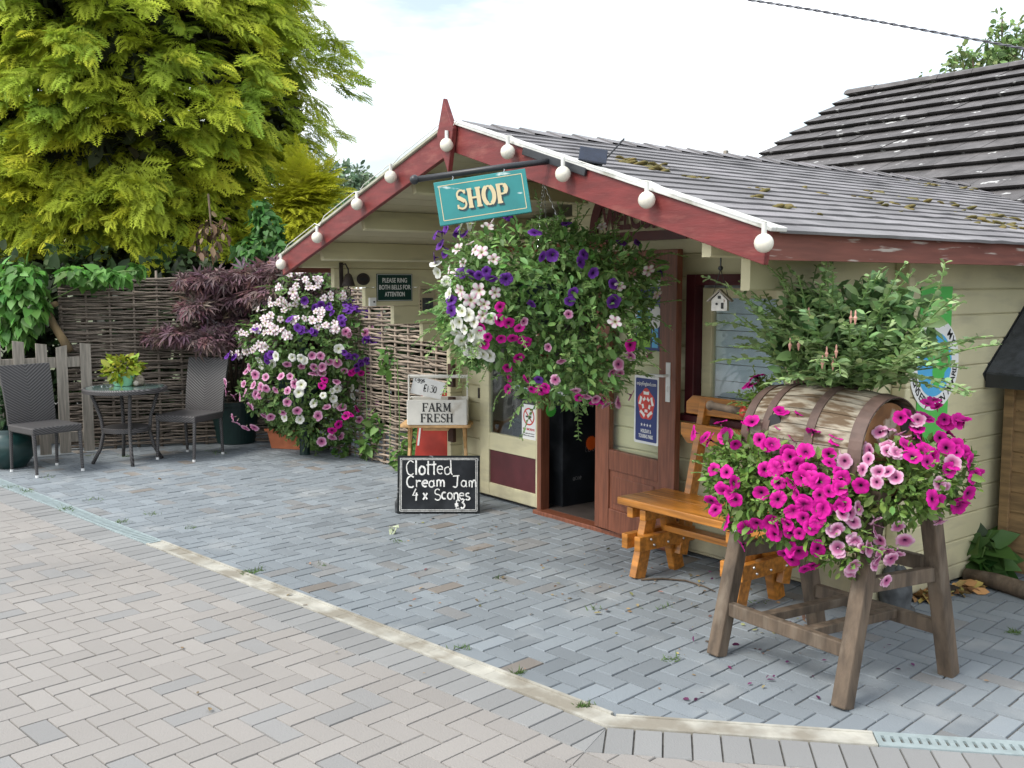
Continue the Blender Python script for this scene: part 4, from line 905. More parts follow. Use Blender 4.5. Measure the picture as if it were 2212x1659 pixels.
tc_ = Vector((-6.80,-1.72,0)); tbz = .705
rt_ = thing('round_table', 'small round dark bistro table with frosted glass top and curved legs', 'table', tc_)
x = MB(); x.lathe([(.01,tbz-.004),(.345,tbz-.004),(.345,tbz+.003),(.01,tbz+.003)], 48, TM(tc_)); x.build('glass_top', M['tableglass'], rt_)
x = MB(); x.lathe([(.35,tbz-.045),(.375,tbz-.04),(.378,tbz-.01),(.365,tbz+.004),(.35,tbz+.001)], 48, TM(tc_), caps=False); x.build('rim', M['wicker'], rt_)
for i in range(4):
    a = R(52+90*i)+.5; dv = Vector((math.cos(a),math.sin(a),0)); x = MB()
    x.tube([tc_+dv*r_+UPZ*z for r_,z in ((.30,tbz-.04),(.27,.58),(.22,.42),(.205,.28),(.24,.13),(.31,0))], .017, 8); x.build('leg', M['wicker'], rt_, smooth=True)
x = MB(); x.lathe([(.01,.29),(.21,.29),(.215,.33),(.205,.335),(.01,.31)], 32, TM(tc_)); x.build('lower_shelf', M['wicker'], rt_)
pt = thing('mint_planter', 'mint green tub of yellow green foliage on the round table', 'planter', tc_+Vector((-.03,-.03,tbz)))
pc = dp(267,829,(tc_-CAM).dot(FW)+.04); pc.z = tbz+.004
x = MB(); x.lathe([(.095,0),(.10,.005),(.145,.115),(.150,.12),(.14,.12),(.10,.02)], 28, TM(pc, s=(1.05,.85,1))); x.build('tub', M['mint'], pt, smooth=False)
x = MB(); x.tube([pc+RT*q+UPZ*z-FH*.135 for q,z in ((-.055,.12),(-.05,.135),(-.035,.14),(-.022,.132),(-.018,.118))], .004, 6); x.build('handle', M['alu'], pt)
hh_ = thing('hedgehog_ornament', 'small grey hedgehog ornament beside the mint planter', 'ornament', pc+RT*.17)
hp_ = pc+RT*.155-FH*.02
x = MB(); x.lathe([(.02,0),(.045,.008),(.055,.04),(.045,.08),(.02,.105),(.003,.11)], 14, TM(hp_)); x.build('body', mat('hedgehog_stone', (.20,.17,.13), .9, .5, 40, bump=1, bscale=60), hh_, smooth=True)
x = MB(); x.sphere(hp_+Vector((.035,-.04,.028)), .026, 10); x.build('face', mat('hedgehog_face', (.42,.38,.32), .8, .1, 20), hh_, smooth=True)

# ------------------------------------------------------------------ fences
def wattle(label, p0, p1, h, tone, seed, gap=0.0):
    rnd = random.Random(seed); p0 = Vector((*p0,0)); p1 = Vector((*p1,0)); ln = (p1-p0).length; u = (p1-p0).normalized(); nn = Vector((-u.y,u.x,0))
    t = thing('wattle_fence', label, 'fence', (p0+p1)/2, 'woven hazel hurdles')
    ns_ = max(3, int(ln/.215)); sp = ln/ns_; rods = MB(); z = .02; row = 0
    while z < h:
        ph = row % 2; segs = []; cx = 0
        brk = sorted(rnd.uniform(0,ln) for _ in range(rnd.choice((0,1,1,2))))
        ed = [-.03]+brk+[ln+.03]
        for a,b in zip(ed[:-1],ed[1:]):
            if b-a < .12: continue
            pts = []; m_ = max(3,int((b-a)/(sp/2)));  dz = rnd.gauss(0,.006); rr = rnd.uniform(.0075,.0135)
            for i in range(m_+1):
                s = a+(b-a)*i/m_; off = .019*math.cos(math.pi*(s/sp+ph)); pts.append(p0+u*s+nn*(off+rnd.gauss(0,.002))+UPZ*(z+dz+rnd.gauss(0,.0035)+.006*math.sin(s*2.1+row)))
            c = rnd.gauss(1,.22); rods.tube(pts, [rr*(1.1-.4*i/m_) for i in range(m_+1)], 6, col=tuple(max(.01,q*c) for q in tone))
        z += rnd.uniform(.0155,.0225)+gap*rnd.random(); row += 1
    rods.build('woven_rods', M['rod'], t, smooth=True, attr=True)
    for i in range(ns_+1):
        x = MB(); q = p0+u*(sp*i); x.tube([q, q+UPZ*h*.5, q+UPZ*(h+rnd.uniform(.03,.10))+u*rnd.gauss(0,.01)], [.016,.014,.012], 7, col=tuple(q_*1.1 for q_ in tone)); x.build('stake', M['rod'], t, smooth=True, attr=True)
    return t
wattle('dark woven hazel fence panel behind the round table and maple', (-7.80,-2.0), (-7.0,.08), 1.74, (.18,.145,.115), 3)
wattle('pale woven hazel fence panel running to the cabin corner', (-6.95,.12), (-3.86,.12), 1.66, (.27,.215,.165), 5, gap=.010)
pf = thing('picket_fence', 'grey weathered picket fence behind the left rattan chair', 'fence', (-7.5,-2.4,0))
for i in range(11):
    s = i*.20; q = Vector((-7.53,-1.87,0))+Vector((-.02,-1,0))*s*1.0; 
    if i == 1: q += Vector((0,-.02,0))
    x = MB(); hgt = 1.06+.018*(i-1 if i>1 else 0)+random.uniform(-.012,.012); Fq = frame(q, (.05,1,0), (0,0,1))
    x.prism([(-.05,0),(.05,0),(.05,hgt),(-.05,hgt+random.choice((-.02,.015)))], 0, .02, frame(q+Vector((0,0,.02)), (.05,1,0), (1,0,0)) @ Matrix.Identity(4)); x.build('picket', M['grey_wood'], pf, bevel=.003)
for z in (.12,.86):
    x = MB(); x.box(-2.2,.05,-.02,.018,z,z+.10,frame((-7.555,-1.87,0),(.02,1,0),(0,0,1)) ); x.build('rail', M['grey_wood'], pf, bevel=.003)

# ------------------------------------------------------------------ pots
def pot(name, label, c, prof, m, rim=None, s=1, cat='plant pot'):
    x = MB(); x.lathe(prof, 36, TM(c, s=s)); o = x.build(name, m, smooth=True); return tag(o, label, cat)
cL = gp(22,1008); t = thing('glazed_pot', 'round green glazed pot at the far left edge behind the chair', 'plant pot', cL)
x = MB(); x.lathe([(.13,0),(.14,.01),(.22,.12),(.235,.22),(.19,.31),(.165,.33),(.185,.36),(.17,.36),(.15,.32)], 36, TM(cL)); x.build('pot', M['gpot'], t, smooth=True)
cP = gp(510,955); t2 = thing('maple_tub', 'big dark green plastic tub holding the purple maple', 'plant pot', cP)
x = MB(); x.lathe([(.19,0),(.20,.01),(.255,.40),(.275,.405),(.28,.45),(.265,.45),(.24,.40)], 36, TM(cP)); x.build('tub', M['plastic'], t2, smooth=False)
x = MB(); x.lathe([(.01,.40),(.24,.40),(.01,.42)], 24, TM(cP)); x.build('soil', M['soil'], t2)
cT = gp(632,968); Ftr = TM((cT.x,cT.y,0), R(35)); tr_ = thing('terracotta_trough', 'terracotta window trough on the paving under the flower tower', 'planter', cT)
x = MB()
def trough(mb, L0, W0, L1, W1, z0, z1): mb.add([(-L0,-W0,z0),(L0,-W0,z0),(L0,W0,z0),(-L0,W0,z0),(-L1,-W1,z1),(L1,-W1,z1),(L1,W1,z1),(-L1,W1,z1)], [(0,3,2,1),(4,5,6,7),(0,1,5,4),(1,2,6,5),(2,3,7,6),(3,0,4,7)], Ftr)
trough(x,.20,.075,.235,.095,0,.175); trough(x,.255,.112,.258,.115,.176,.205); x.build('trough', M['terra'], tr_, bevel=.005)
x = MB(); trough(x,.235,.095,.235,.095,.2052,.212); x.build('soil', M['soil'], tr_)

# ------------------------------------------------------------------ plants: templates
LEAF_V = [(0,0,0),(.30,.22,.05),(.70,.20,.06),(1,0,-.05),(.70,-.20,.06),(.30,-.22,.05),(.5,0,-.02)]
LEAF_F = [(0,6,1),(1,6,2),(2,6,3),(3,6,4),(4,6,5),(5,6,0)]
HEART_V = [(0,0,0),(-.16,.22,0),(.05,.42,.03),(.45,.34,.03),(1,0,-.12),(.45,-.34,.03),(.05,-.42,.03),(-.16,-.22,0),(.4,0,-.05)]
HEART_F = [(0,8,1),(1,8,2),(2,8,3),(3,8,4),(4,8,5),(5,8,6),(6,8,7),(7,8,0)]
def palmate():
    v = [(0,0,0)]; f = []
    for a,l in ((-105,.5),(-62,.8),(-25,1.0),(12,1.05),(48,.9),(88,.62)):
        a = R(a); c,s = math.cos(a),math.sin(a); b = len(v)
        v += [(.45*l*c-.10*l*s,.45*l*s+.10*l*c,.02),(l*c,l*s,-.16*l),(.45*l*c+.10*l*s,.45*l*s-.10*l*c,.02)]; f += [(0,b,b+1),(0,b+1,b+2)]
    return v, f
def frond():
    v = []; f = []
    def kite(p, d, l, w, z):
        b = len(v); px,py = p; dx,dy = d; nx,ny = -dy,dx
        v.extend([(px,py,z),(px+dx*l*.45+nx*w,py+dy*l*.45+ny*w,z-.02*l),(px+dx*l,py+dy*l,z-.15*l),(px+dx*l*.45-nx*w,py+dy*l*.45-ny*w,z-.02*l)]); f.append((b,b+1,b+2,b+3))
    for i in range(6):
        t = .05+.85*i/6; z = -.22*t*t
        for s in (-1,1):
            a = s*R(46-14*t); l = .46*(1-.72*t)+.05; d = (math.cos(a),math.sin(a)); kite((t,0), d, l, .034, z)
            for j in (.5,):
                for s2 in (-1,1):
                    a2 = a+s2*R(38); kite((t+d[0]*l*j,d[1]*l*j), (math.cos(a2),math.sin(a2)), l*.5, .028, z-.03)
    kite((.85,0),(1,0),.2,.03,-.2); return v, f
FR_V, FR_F = frond(); PM_V, PM_F = palmate()
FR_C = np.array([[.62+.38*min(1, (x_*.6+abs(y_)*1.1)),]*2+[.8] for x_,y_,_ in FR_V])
# ray / ellipsoid helper so blooms sit on the outside of their foliage mass
def hit(px, py, ells, out=.0):
    d = ray(px, py); best = None; near = None
    for c, r in ells:
        o = CAM-Vector(c); o2 = Vector((o[i]/r[i] for i in range(3))); d2 = Vector((d[i]/r[i] for i in range(3)))
        a = d2.dot(d2); b = o2.dot(d2); cc = o2.dot(o2)-1; disc = b*b-a*cc
        if disc > 0:
            t = (-b-math.sqrt(disc))/a; p = CAM+d*t
            if best is None or t < best[0]: best = (t, p, Vector(((p-Vector(c))[i]/r[i]**2 for i in range(3))).normalized())
        t = -b/a; p = CAM+d*t; m_ = o2.dot(o2)-b*b/a
        if near is None or m_ < near[0]: near = (m_, p, (p-Vector(c)).normalized())
    return (best or near)[1:]
def ell_leaves(name, ells, n, size, base, parent, tv=LEAF_V, tf=LEAF_F, shell=(.55,1.05), up=.5, asp=1, droop=.3, m='leaf', v=.25, jit=.8, hue=.08):
    vol = np.array([r[0]*r[1]+r[1]*r[2]+r[0]*r[2] for _,r in ells]); k = RNG.choice(len(ells), n, p=vol/vol.sum())
    d = rsph(n); c = np.array([e[0] for e in ells])[k]; r = np.array([e[1] for e in ells])[k]
    f = shell[0]+(shell[1]-shell[0])*np.sqrt(RNG.random((n,1))); pos = c+d*r*f
    nr = nrm(d/r)*1.0+np.array([0,0,up])+RNG.normal(0,jit*.6,(n,3)); dr_ = nrm(d)+RNG.normal(0,jit,(n,3))-np.array([0,0,droop])
    X,Y,Z = axes(dr_, nr); s = size*np.clip(RNG.normal(1,.28,n),.4,1.8); S = np.stack([s,s*asp,s],1)
    return instmesh(name, tv, tf, pos, X, Y, Z, S, cvar(base,n,v,hue), M[m], parent)
def strands(name, starts, dirs, lens, size, base, parent, grav=.6, step=.03, tv=LEAF_V, tf=LEAF_F, wob=.25, stem=.0025, stemmat='stem', asp=1, v=.22, m='leaf', opp=True):
    P=[];D=[];Nn=[];Sz=[]; tb_ = MB(); ends = []
    for s,d,l in zip(starts,dirs,lens):
        p = Vector(s); d = Vector(d).normalized(); n = max(3,int(l/step)); pts=[p.copy()]
        for i in range(n):
            d = (d+Vector(RNG.normal(0,wob,3))*.35+Vector((0,0,-grav*step*3))).normalized(); p = p+d*step; pts.append(p.copy())
            side = d.cross(UPZ); side = side.normalized() if side.length > .01 else Vector((1,0,0))
            for sg_ in ((1,-1) if opp else (1 if i%2 else -1,)):
                P.append(p[:]); D.append((side*sg_+d*.5+Vector(RNG.normal(0,.3,3)))[:]); Nn.append((UPZ+Vector(RNG.normal(0,.45,3)))[:]); Sz.append(size*(1.1-.55*i/n)*random.uniform(.6,1.25))
        tb_.tube(pts[::2]+[pts[-1]], stem, 4, caps=False); ends.append((pts[-1], d))
    P,D,Nn = map(np.array,(P,D,Nn)); X,Y,Z = axes(D,Nn); s = np.array(Sz); S = np.stack([s,s*asp,s],1)
    o = instmesh(name, tv, tf, P, X, Y, Z, S, cvar(base,len(P),v), M[m], parent)
    tb_.build('stem_mass', M[stemmat], parent)['kind'] = 'stuff'; return ends
# petunia blooms: one mesh per variety
VAR = {'M': ((.012,.002,.014),(.52,.008,.25),(.68,.012,.34),0), 'L': ((.10,.006,.07),(.55,.16,.33),(.68,.40,.55),0), 'W': ((.42,.45,.16),(.72,.72,.66),(.78,.78,.74),0),
       'P': ((.02,.005,.05),(.11,.022,.25),(.17,.045,.36),0), 'S': ((.34,.30,.10),(.74,.72,.70),(.74,.72,.72),1), 'D': ((.02,.003,.012),(.24,.008,.10),(.33,.012,.14),0)}
random.seed(21); BLOOM = {}
def bloom(kind):
    var_ = random.randrange(4); key = (kind, var_)
    if key in BLOOM: return BLOOM[key]
    rb = random.Random(var_*7+3); ph1, ph2, cup, ruf = rb.uniform(0,6), rb.uniform(0,6), rb.uniform(-.12,.16), rb.uniform(.6,1.7)
    th_,mid,edge,star = VAR[kind]; n = 30; v=[]; c=[]; f=[]
    rings = [(.06,-.42,th_),(.13,-.18,th_),(.24,-.07,tuple(.5*np.array(th_)+.5*np.array(mid))),(.55,.02,mid),(.84,.035,edge),(1.0,-.01,edge)]
    for ri,(r,z,col) in enumerate(rings):
        for j in range(n):
            a = 2*math.pi*j/n; lob = abs(math.cos(2.5*a)); g_ = (ri/5)**2
            rr = r*(1-(.13*(1-lob)**2 if not star else .42*(1-lob)**1.5)*g_); zz = z+cup*g_*r+(.05*ruf*math.sin(10*a+ph1)+.07*ruf*math.sin(2*a+ph2)-.06*(1-lob))*g_*(1 if not star else .5)
            v.append((rr*math.cos(a), rr*math.sin(a), zz)); cc = tuple(np.array(col)*(1-.12*(1-lob)))
            if star and ri >= 3: q_ = .9*max(0,(1-lob)*1.3-.25); cc = tuple(np.array(col)*(1-q_)+np.array((.62,.16,.36))*q_)
            c.append(cc)
    for i in range(len(rings)-1):
        for j in range(n): f.append((i*n+j,i*n+(j+1)%n,(i+1)*n+(j+1)%n,(i+1)*n+j))
    b = len(v)
    for r,z in ((.10,-.42),(.05,-.95)):
        for j in range(n): a = 2*math.pi*j/n; v.append((r*math.cos(a)*1.15,r*math.sin(a)*1.15,z)); c.append(tuple(np.array(edge)*.7) if z > -.5 else (.18,.25,.07))
    for j in range(n): f.append((b+j,b+n+j,b+n+(j+1)%n,b+(j+1)%n))
    me = bpy.data.meshes.new('bloom'); me.from_pydata(v,[],f); at = me.attributes.new('Col','FLOAT_COLOR','POINT'); at.data.foreach_set('color', np.array([(*q,1) for q in c],np.float32).ravel())
    me.polygons.foreach_set('use_smooth',[True]*len(f)); me.materials.append(M['petal']); me.update(); BLOOM[key] = me; return me
def blooms(parent, lst, limit=100):
    """lst: (pos, normal, radius, kind); the first `limit` become parts of their own, the rest one mesh"""
    rest = []
    for i,(p,nv_,r,k) in enumerate(lst):
        nv_ = Vector(nv_)+Vector(RNG.normal(0,.42,3)); nv_.normalize(); up_ = Vector(RNG.normal(0,1,3))
        Fm = frame(p, up_-nv_*up_.dot(nv_), nv_) @ Matrix.Diagonal((r*random.uniform(.85,1.12),r*random.uniform(.75,1.1),r*random.uniform(.8,1.2),1))
        if i < limit:
            o = bpy.data.objects.new('flower', bloom(k)); COL.objects.link(o); o.parent = parent; o.matrix_parent_inverse = world_of(parent).inverted(); l_,q_,s_ = Fm.decompose(); o.location = l_; o.rotation_euler = q_.to_euler(); o.scale = s_
        else: rest.append((Fm,k))
    if rest:
        V=[];F=[];C_=[]
        for Fm,k in rest:
            me = bloom(k); b = len(V); V += [tuple(Fm@v.co) for v in me.vertices]; F += [[i+b for i in p.vertices] for p in me.polygons]; C_ += [tuple(d.color) for d in me.attributes['Col'].data]
        me = bpy.data.meshes.new('flowers'); me.from_pydata(V,[],F); at = me.attributes.new('Col','FLOAT_COLOR','POINT'); at.data.foreach_set('color', np.array(C_,np.float32).ravel()); me.materials.append(M['petal']); me.polygons.foreach_set('use_smooth',[True]*len(F)); me.update()
        link('flower_mass', me, parent)['kind'] = 'stuff'

# ---- petunias spilling from the churn stand
PE = [((-.04,-1.08,.85),(.18,.17,.17)), ((.10,-1.13,.80),(.28,.19,.24)), ((.36,-1.15,.78),(.22,.17,.22)), ((.63,-.95,.88),(.17,.22,.17)), ((.50,-1.14,.64),(.11,.08,.13)), (tuple(dp(1648,870,4.72)),(.05,.05,.12)), ((.68,-.74,.90),(.13,.16,.15))]
pet = thing('petunia_plant', 'magenta and pink petunias spilling over the churn stand', 'petunias', (.2,-1.1,.7))
ell_leaves('foliage', PE, 4600, .040, (.15,.25,.055), pet, shell=(.45,.98), jit=.9)
st_ = []; di = []; le = []
for _ in range(150):
    c,r = PE[int(RNG.choice(len(PE)))]; d = Vector(rsph(1)[0]); d.z = d.z*.6-.1; st_.append(Vector(c)+Vector((d[i]*r[i]*.7 for i in range(3)))); di.append(d+Vector((0,0,.5))); le.append(random.uniform(.08,.15))
strands('trailing_shoots', st_, di, le, .034, (.20,.32,.07), pet, grav=1.2, step=.022)
cv = lambda x,y: ((2400+x/1.229)*.60636, (1250+y/1.229)*.60636)
PM_ = [(365,120),(345,155),(365,240),(210,320),(330,335),(230,380),(165,395),(275,415),(145,385),(375,395),(430,415),(465,345),(470,275),(495,445),(575,445),(610,360),(540,295),(710,385),(675,460),(680,495),(520,400),(545,500),(510,510),(400,520),(440,520),(235,530),(270,575),(180,520),(215,600),(275,650),(190,690),(235,740),(320,770),(300,840),(465,580),(520,580),(565,560),(600,560),(460,650),(540,630),(575,675),(530,700),(640,630),(660,690),(720,600),(720,535),(825,590),(740,670),(430,745),(365,750),(505,755),(450,795),(515,795),(600,770),(550,870),(630,860),(575,945),(520,905),(385,620),(640,575),(630,740),(570,730),(1105,240),(1150,255),(990,305),(1110,300),(1070,385),(1060,350),(1020,420),(1040,465),(1105,490),(1130,465),(1165,390),(1230,420),(1180,310),(1235,320),(1290,490),(1260,440),(1300,560),(1280,620),(1320,545),(1125,645),(1240,670),(1190,430),(1090,430),(1215,500)]
PL_ = [(795,375),(905,365),(940,355),(935,445),(740,490),(735,455),(810,470),(830,525),(860,445),(825,420),(900,530),(970,555),(890,575),(855,480),(975,450),(935,530),(800,685),(780,745),(735,710),(695,780),(720,860),(890,755),(870,795),(905,820),(980,760),(1010,820),(890,875),(845,860),(975,875),(945,905),(870,930),(780,935),(770,970),(1065,310),(1155,580),(1215,490),(910,1000),(1145,720),(545,300),(990,375),(790,835)]
fl_ = []
PM_ += [(q[0]+random.gauss(0,24), q[1]+random.gauss(0,18)) for q in random.sample(PM_,46)]; PL_ += [(q[0]+random.gauss(0,20), q[1]+random.gauss(0,16)) for q in random.sample(PL_,20)]
for k,ls in (('L',PL_),('M',PM_)):
    for q in ls:
        p,nv_ = hit(*cv(*q), PE); nv_ = nv_-FH*.5; fl_.append((p+nv_.normalized()*.012, nv_, random.uniform(.029,.041) if k == 'M' else random.uniform(.027,.037), k))
random.shuffle(fl_); blooms(pet, fl_)

# ---- fuchsia on top of the barrel
fu = thing('fuchsia_bush', 'tall leafy green fuchsia bush growing out of the barrel top', 'shrub', (.22,-.87,1.22))
st_=[];di=[];le=[]
for i in range(170):
    a = random.uniform(0,math.tau); el = random.uniform(.34,1.0)**.8; d = Vector((math.cos(a)*(1.25-el),math.sin(a)*(1.25-el),el*1.15)); st_.append(Vector((.22+random.gauss(0,.10),-.82+random.gauss(0,.05),1.23))); di.append(d); le.append(random.uniform(.30,.66)*(1.0 if el > .3 else .75))
en = strands('foliage', st_, di, le, .060, (.28,.41,.17), fu, grav=.42, step=.028, wob=.2, stem=.003, asp=1.15)
ell_leaves('lower_foliage', [((.2,-.80,1.42),(.30,.18,.13)),((.24,-.80,1.52),(.27,.2,.14)),((.42,-.76,1.52),(.20,.16,.18))], 900, .070, (.16,.27,.10), fu, shell=(.4,1.0), asp=1.2, jit=.9)
for i in range(0,9):
    x = MB(); p = Vector((.22,-.87,1.45))+Vector((random.uniform(-.3,.35),random.uniform(-.3,-.1),random.uniform(-.15,.15)))
    x.lathe([(.002,.0),(.004,-.012),(.003,-.02),(.008,-.03),(.006,-.036),(.0015,-.055)], 7, TM(p)); x.build('flower_bud', M['fuchsia'], fu)

# ---- hanging basket
HC = dp(1188,668,5.55)
def off(a,h,d): return HC+RT*a+UPZ*h-FH*d
HB = [(off(-.10,.22,0),(.50,.46,.26)), (off(.21,.17,0),(.40,.42,.25)), (off(-.26,.02,.05),(.34,.36,.34)), (off(.18,-.05,.02),(.42,.40,.38)), (off(.10,-.34,.02),(.34,.32,.20)), (off(-.42,-.02,.1),(.17,.2,.30))]
hb = thing('hanging_basket', 'huge ball shaped hanging basket of petunias below the SHOP sign', 'hanging basket', HC)
ell_leaves('foliage', HB, 7800, .045, (.19,.335,.105), hb, shell=(.55,1.02), jit=.9)
st_=[];di=[];le=[]
for _ in range(260):
    c,r = HB[int(RNG.choice(len(HB)))]; d = Vector(rsph(1)[0]); st_.append(Vector(c)+Vector((d[i]*r[i]*.75 for i in range(3)))); di.append(d+Vector((0,0,.35))); le.append(random.uniform(.12,.30))
for _ in range(46):
    a = random.uniform(-.22,.34); st_.append(off(a,-.30+random.uniform(-.1,.1),random.uniform(-.2,.25))); di.append(Vector((random.gauss(0,.4),random.gauss(0,.4),-1))); le.append(random.uniform(.07,.17))
for _ in range(16): st_.append(off(random.uniform(-.08,.10),.36,random.uniform(-.2,.2))); di.append(Vector((random.gauss(0,.2),random.gauss(0,.2),1))); le.append(random.uniform(.12,.26))
strands('trailing_shoots', st_, di, le, .036, (.23,.38,.12), hb, grav=1.1, step=.022)
bkt = MB(); bkt.lathe([(.05,-.20),(.15,-.15),(.20,-.05),(.21,.02),(.19,.02)], 24, TM(off(0,.12,0))); bkt.build('basket', M['plastic'], hb)
tp = dp(1174,392,5.55)
for q in (off(-.075,.33,.20), off(.12,.30,.10), off(.0,.3,-.2)):
    x = MB(); n = int((tp-q).length/.022); dv = (q-tp).normalized(); sv = dv.cross(FH).normalized(); tv_ = dv.cross(sv)
    for i in range(n):
        c = tp+dv*(.022*(i+.5)); s_ = sv if i%2 else tv_
        x.tube([c+dv*.014*math.cos(t)+s_*.0055*math.sin(t) for t in [j*math.tau/8 for j in range(8)]], .0017, 4, closed=True)
    x.build('chain', M['steel'], hb)
x = MB(); x.tube([tp, tp+UPZ*.08], .004, 6); x.build('hook', M['iron'], hb)
ch_ = lambda x,y: ((1500+x/2.212)*.60636, (700+y/2.212)*.60636)
HL = {'P':[(130,310),(185,285),(215,260),(170,385),(210,450),(125,485),(300,300),(360,300),(900,300),(955,480),(1030,470),(1275,465),(1250,520),(1355,605),(1510,685),(1200,760),(1175,825),(870,830),(1510,830),(1140,230),(1570,375),(1700,380),(690,170),(410,610),(470,620),(525,590),(565,640),(330,610),(250,820),(250,900),(675,645),(1870,590),(935,1440),(310,270)],
 'S':[(305,425),(400,385),(435,430),(485,445),(580,500),(345,525),(320,745),(460,745),(585,760),(500,850),(400,820),(490,935),(1555,705),(1520,985),(1780,590),(1845,760),(570,220),(240,590),(295,605),(340,790),(1420,255),(530,260)],
 'W':[(330,250),(395,230),(135,530),(150,600),(215,680),(235,770),(330,900),(380,930),(420,985),(310,985),(265,1015),(290,1070),(350,1040),(400,1090),(460,1100),(350,1180),(400,1215),(440,1220),(490,1230),(540,1240),(330,1130),(450,1160),(550,960),(460,1070)],
 'M':[(625,870),(620,970),(475,1020),(530,1100),(500,1150),(630,1110),(720,1110),(790,1120),(830,1140),(765,1255),(680,1330),(715,1420),(840,1440),(705,1510),(880,1510),(955,1520),(985,1500),(1640,1165),(1240,1570),(1360,1600),(1420,1590),(770,1030),(690,990)],
 'L':[(1165,930),(805,980),(1110,1285),(1060,1440),(1550,1310),(1640,1245),(1215,1520),(1300,1560),(1370,1580),(1450,1630),(1540,1610),(1010,1180),(1500,1370),(1560,1380),(1640,1560),(1780,1235)]}
fl_=[]
for k,ls in HL.items():
    for q in ls:
        p,nv_ = hit(*ch_(*q), HB); nv_ = nv_-FH*.35; fl_.append((p+nv_.normalized()*.015, nv_, random.uniform(.032,.043) if k in 'WS' else random.uniform(.028,.038), k))
random.shuffle(fl_); blooms(hb, fl_)

# ---- flower tower (left)
DT = 9.7
TB = [(dp(672,640,DT),(.42,.40,.26)), (dp(640,735,DT),(.62,.52,.40)), (dp(700,740,DT),(.60,.5,.42)), (dp(640,840,DT),(.62,.52,.34)), (dp(690,900,DT),(.50,.42,.26))]
ft = thing('flower_tower', 'tall mound of white purple and pink petunias by the woven fences', 'petunias', dp(650,965,DT))
ell_leaves('foliage', TB, 7600, .055, (.12,.21,.06), ft, shell=(.55,1.02), jit=.9)
x = MB(); q = dp(655,800,DT); x.tube([(q.x,q.y,0),(q.x,q.y,1.5)], .05, 10); x.lathe([(.2,.0),(.25,.25),(.24,.25)], 20, TM((q.x,q.y,.5))); x.build('planter_column', M['plastic'], ft)
st_=[];di=[];le=[]
for _ in range(150):
    c,r = TB[int(RNG.choice(len(TB)))]; d = Vector(rsph(1)[0]); st_.append(Vector(c)+Vector((d[i]*r[i]*.8 for i in range(3)))); di.append(d+Vector((0,0,.2))); le.append(random.uniform(.12,.28))
strands('trailing_shoots', st_, di, le, .045, (.13,.22,.06), ft, grav=1.1, step=.03)
ct_ = lambda x,y: ((700+x/1.659)*.60636, (850+y/1.659)*.60636)
TS = {'S':[(620,215,4,30),(650,270,9,60),(500,300,2,10),(720,270,4,30),(590,360,7,60),(490,390,9,60),(380,415,4,25),(800,350,4,40),(930,330,4,40),(1000,390,6,40),(860,340,3,20),(730,460,7,60),(660,490,4,30),(790,520,5,40),(450,530,14,80),(280,560,4,30),(540,580,4,25),(420,490,5,40),(350,530,4,40),(260,680,7,50),(400,640,4,30),(340,660,2,15),(830,540,4,25),(590,490,3,30),(690,170,2,25)],
 'P':[(700,410,4,35),(800,420,4,30),(890,420,6,45),(960,440,6,40),(1020,460,5,40),(860,480,4,40),(610,540,5,30),(690,550,2,12),(570,480,2,20),(650,360,2,15),(870,380,2,15),(910,370,2,15),(1060,590,10,50),(1000,600,5,40),(450,695,4,25),(210,700,3,25),(980,740,8,50),(900,690,4,40),(1070,490,3,20),(370,550,2,15)],
 'L':[(x_,y_,1,3) for x_,y_ in ((690,690),(740,690),(625,750),(700,755),(745,760),(690,800),(740,800),(785,725),(830,730),(870,780),(560,825),(510,825),(335,745),(300,790),(365,820),(415,825),(290,865),(350,870),(385,880),(415,890),(470,895),(540,900),(580,865),(310,910),(350,920),(280,930),(380,930),(540,965),(600,1010),(450,1035),(400,1045),(190,855),(195,905),(240,930),(320,990),(240,1090),(230,1050),(310,1110),(360,1100),(510,1020),(720,1050),(800,1165),(850,1165),(740,1190),(1020,530),(990,560),(880,550),(905,570),(820,850),(540,735),(960,830),(1000,850),(1040,830),(1040,980),(1000,1080),(1050,1000),(960,1070),(1030,1050),(860,1000),(770,1010))],
 'W':[(x_,y_,1,3) for x_,y_ in ((840,650),(570,700),(620,700),(480,690),(450,735),(370,715),(640,715),(605,910),(620,870),(745,925),(800,900),(830,890),(695,970),(805,945),(810,975),(905,885),(910,930),(520,1055),(620,1070),(390,745))],
 'M':[(x_,y_,1,3) for x_,y_ in ((915,785),(960,780),(1000,790),(930,770),(755,840),(740,870),(960,940),(975,970),(945,1005),(900,1045),(880,1050),(950,870),(800,1130),(840,1100))]}
fl_=[]
for k in 'LWMSP':
    for x_,y_,n,sp in TS[k]:
        for _ in range(n):
            p,nv_ = hit(*ct_(x_+random.gauss(0,sp*.6), y_+random.gauss(0,sp*.4)), TB); nv_ = nv_-FH*.45+UPZ*.1; fl_.append((p+nv_.normalized()*random.uniform(.0,.05), nv_, random.uniform(.040,.050) if k in 'LWM' else random.uniform(.034,.044), k))
blooms(ft, fl_)
# trough plants and table plant, left pot plant
ell_leaves('plant', [(cT+Vector((0,0,.26)),(.26,.2,.10))], 420, .06, (.08,.14,.04), tr_)
ell_leaves('foliage', [(pc+UPZ*.16,(.155,.15,.10))], 340, .075, (.30,.36,.035), pt, shell=(.5,1.05), hue=.12)
lfp = ell_leaves('foliage', [(cL+Vector((-.05,0,.50)),(.17,.18,.22))], 260, .09, (.05,.11,.04), t)
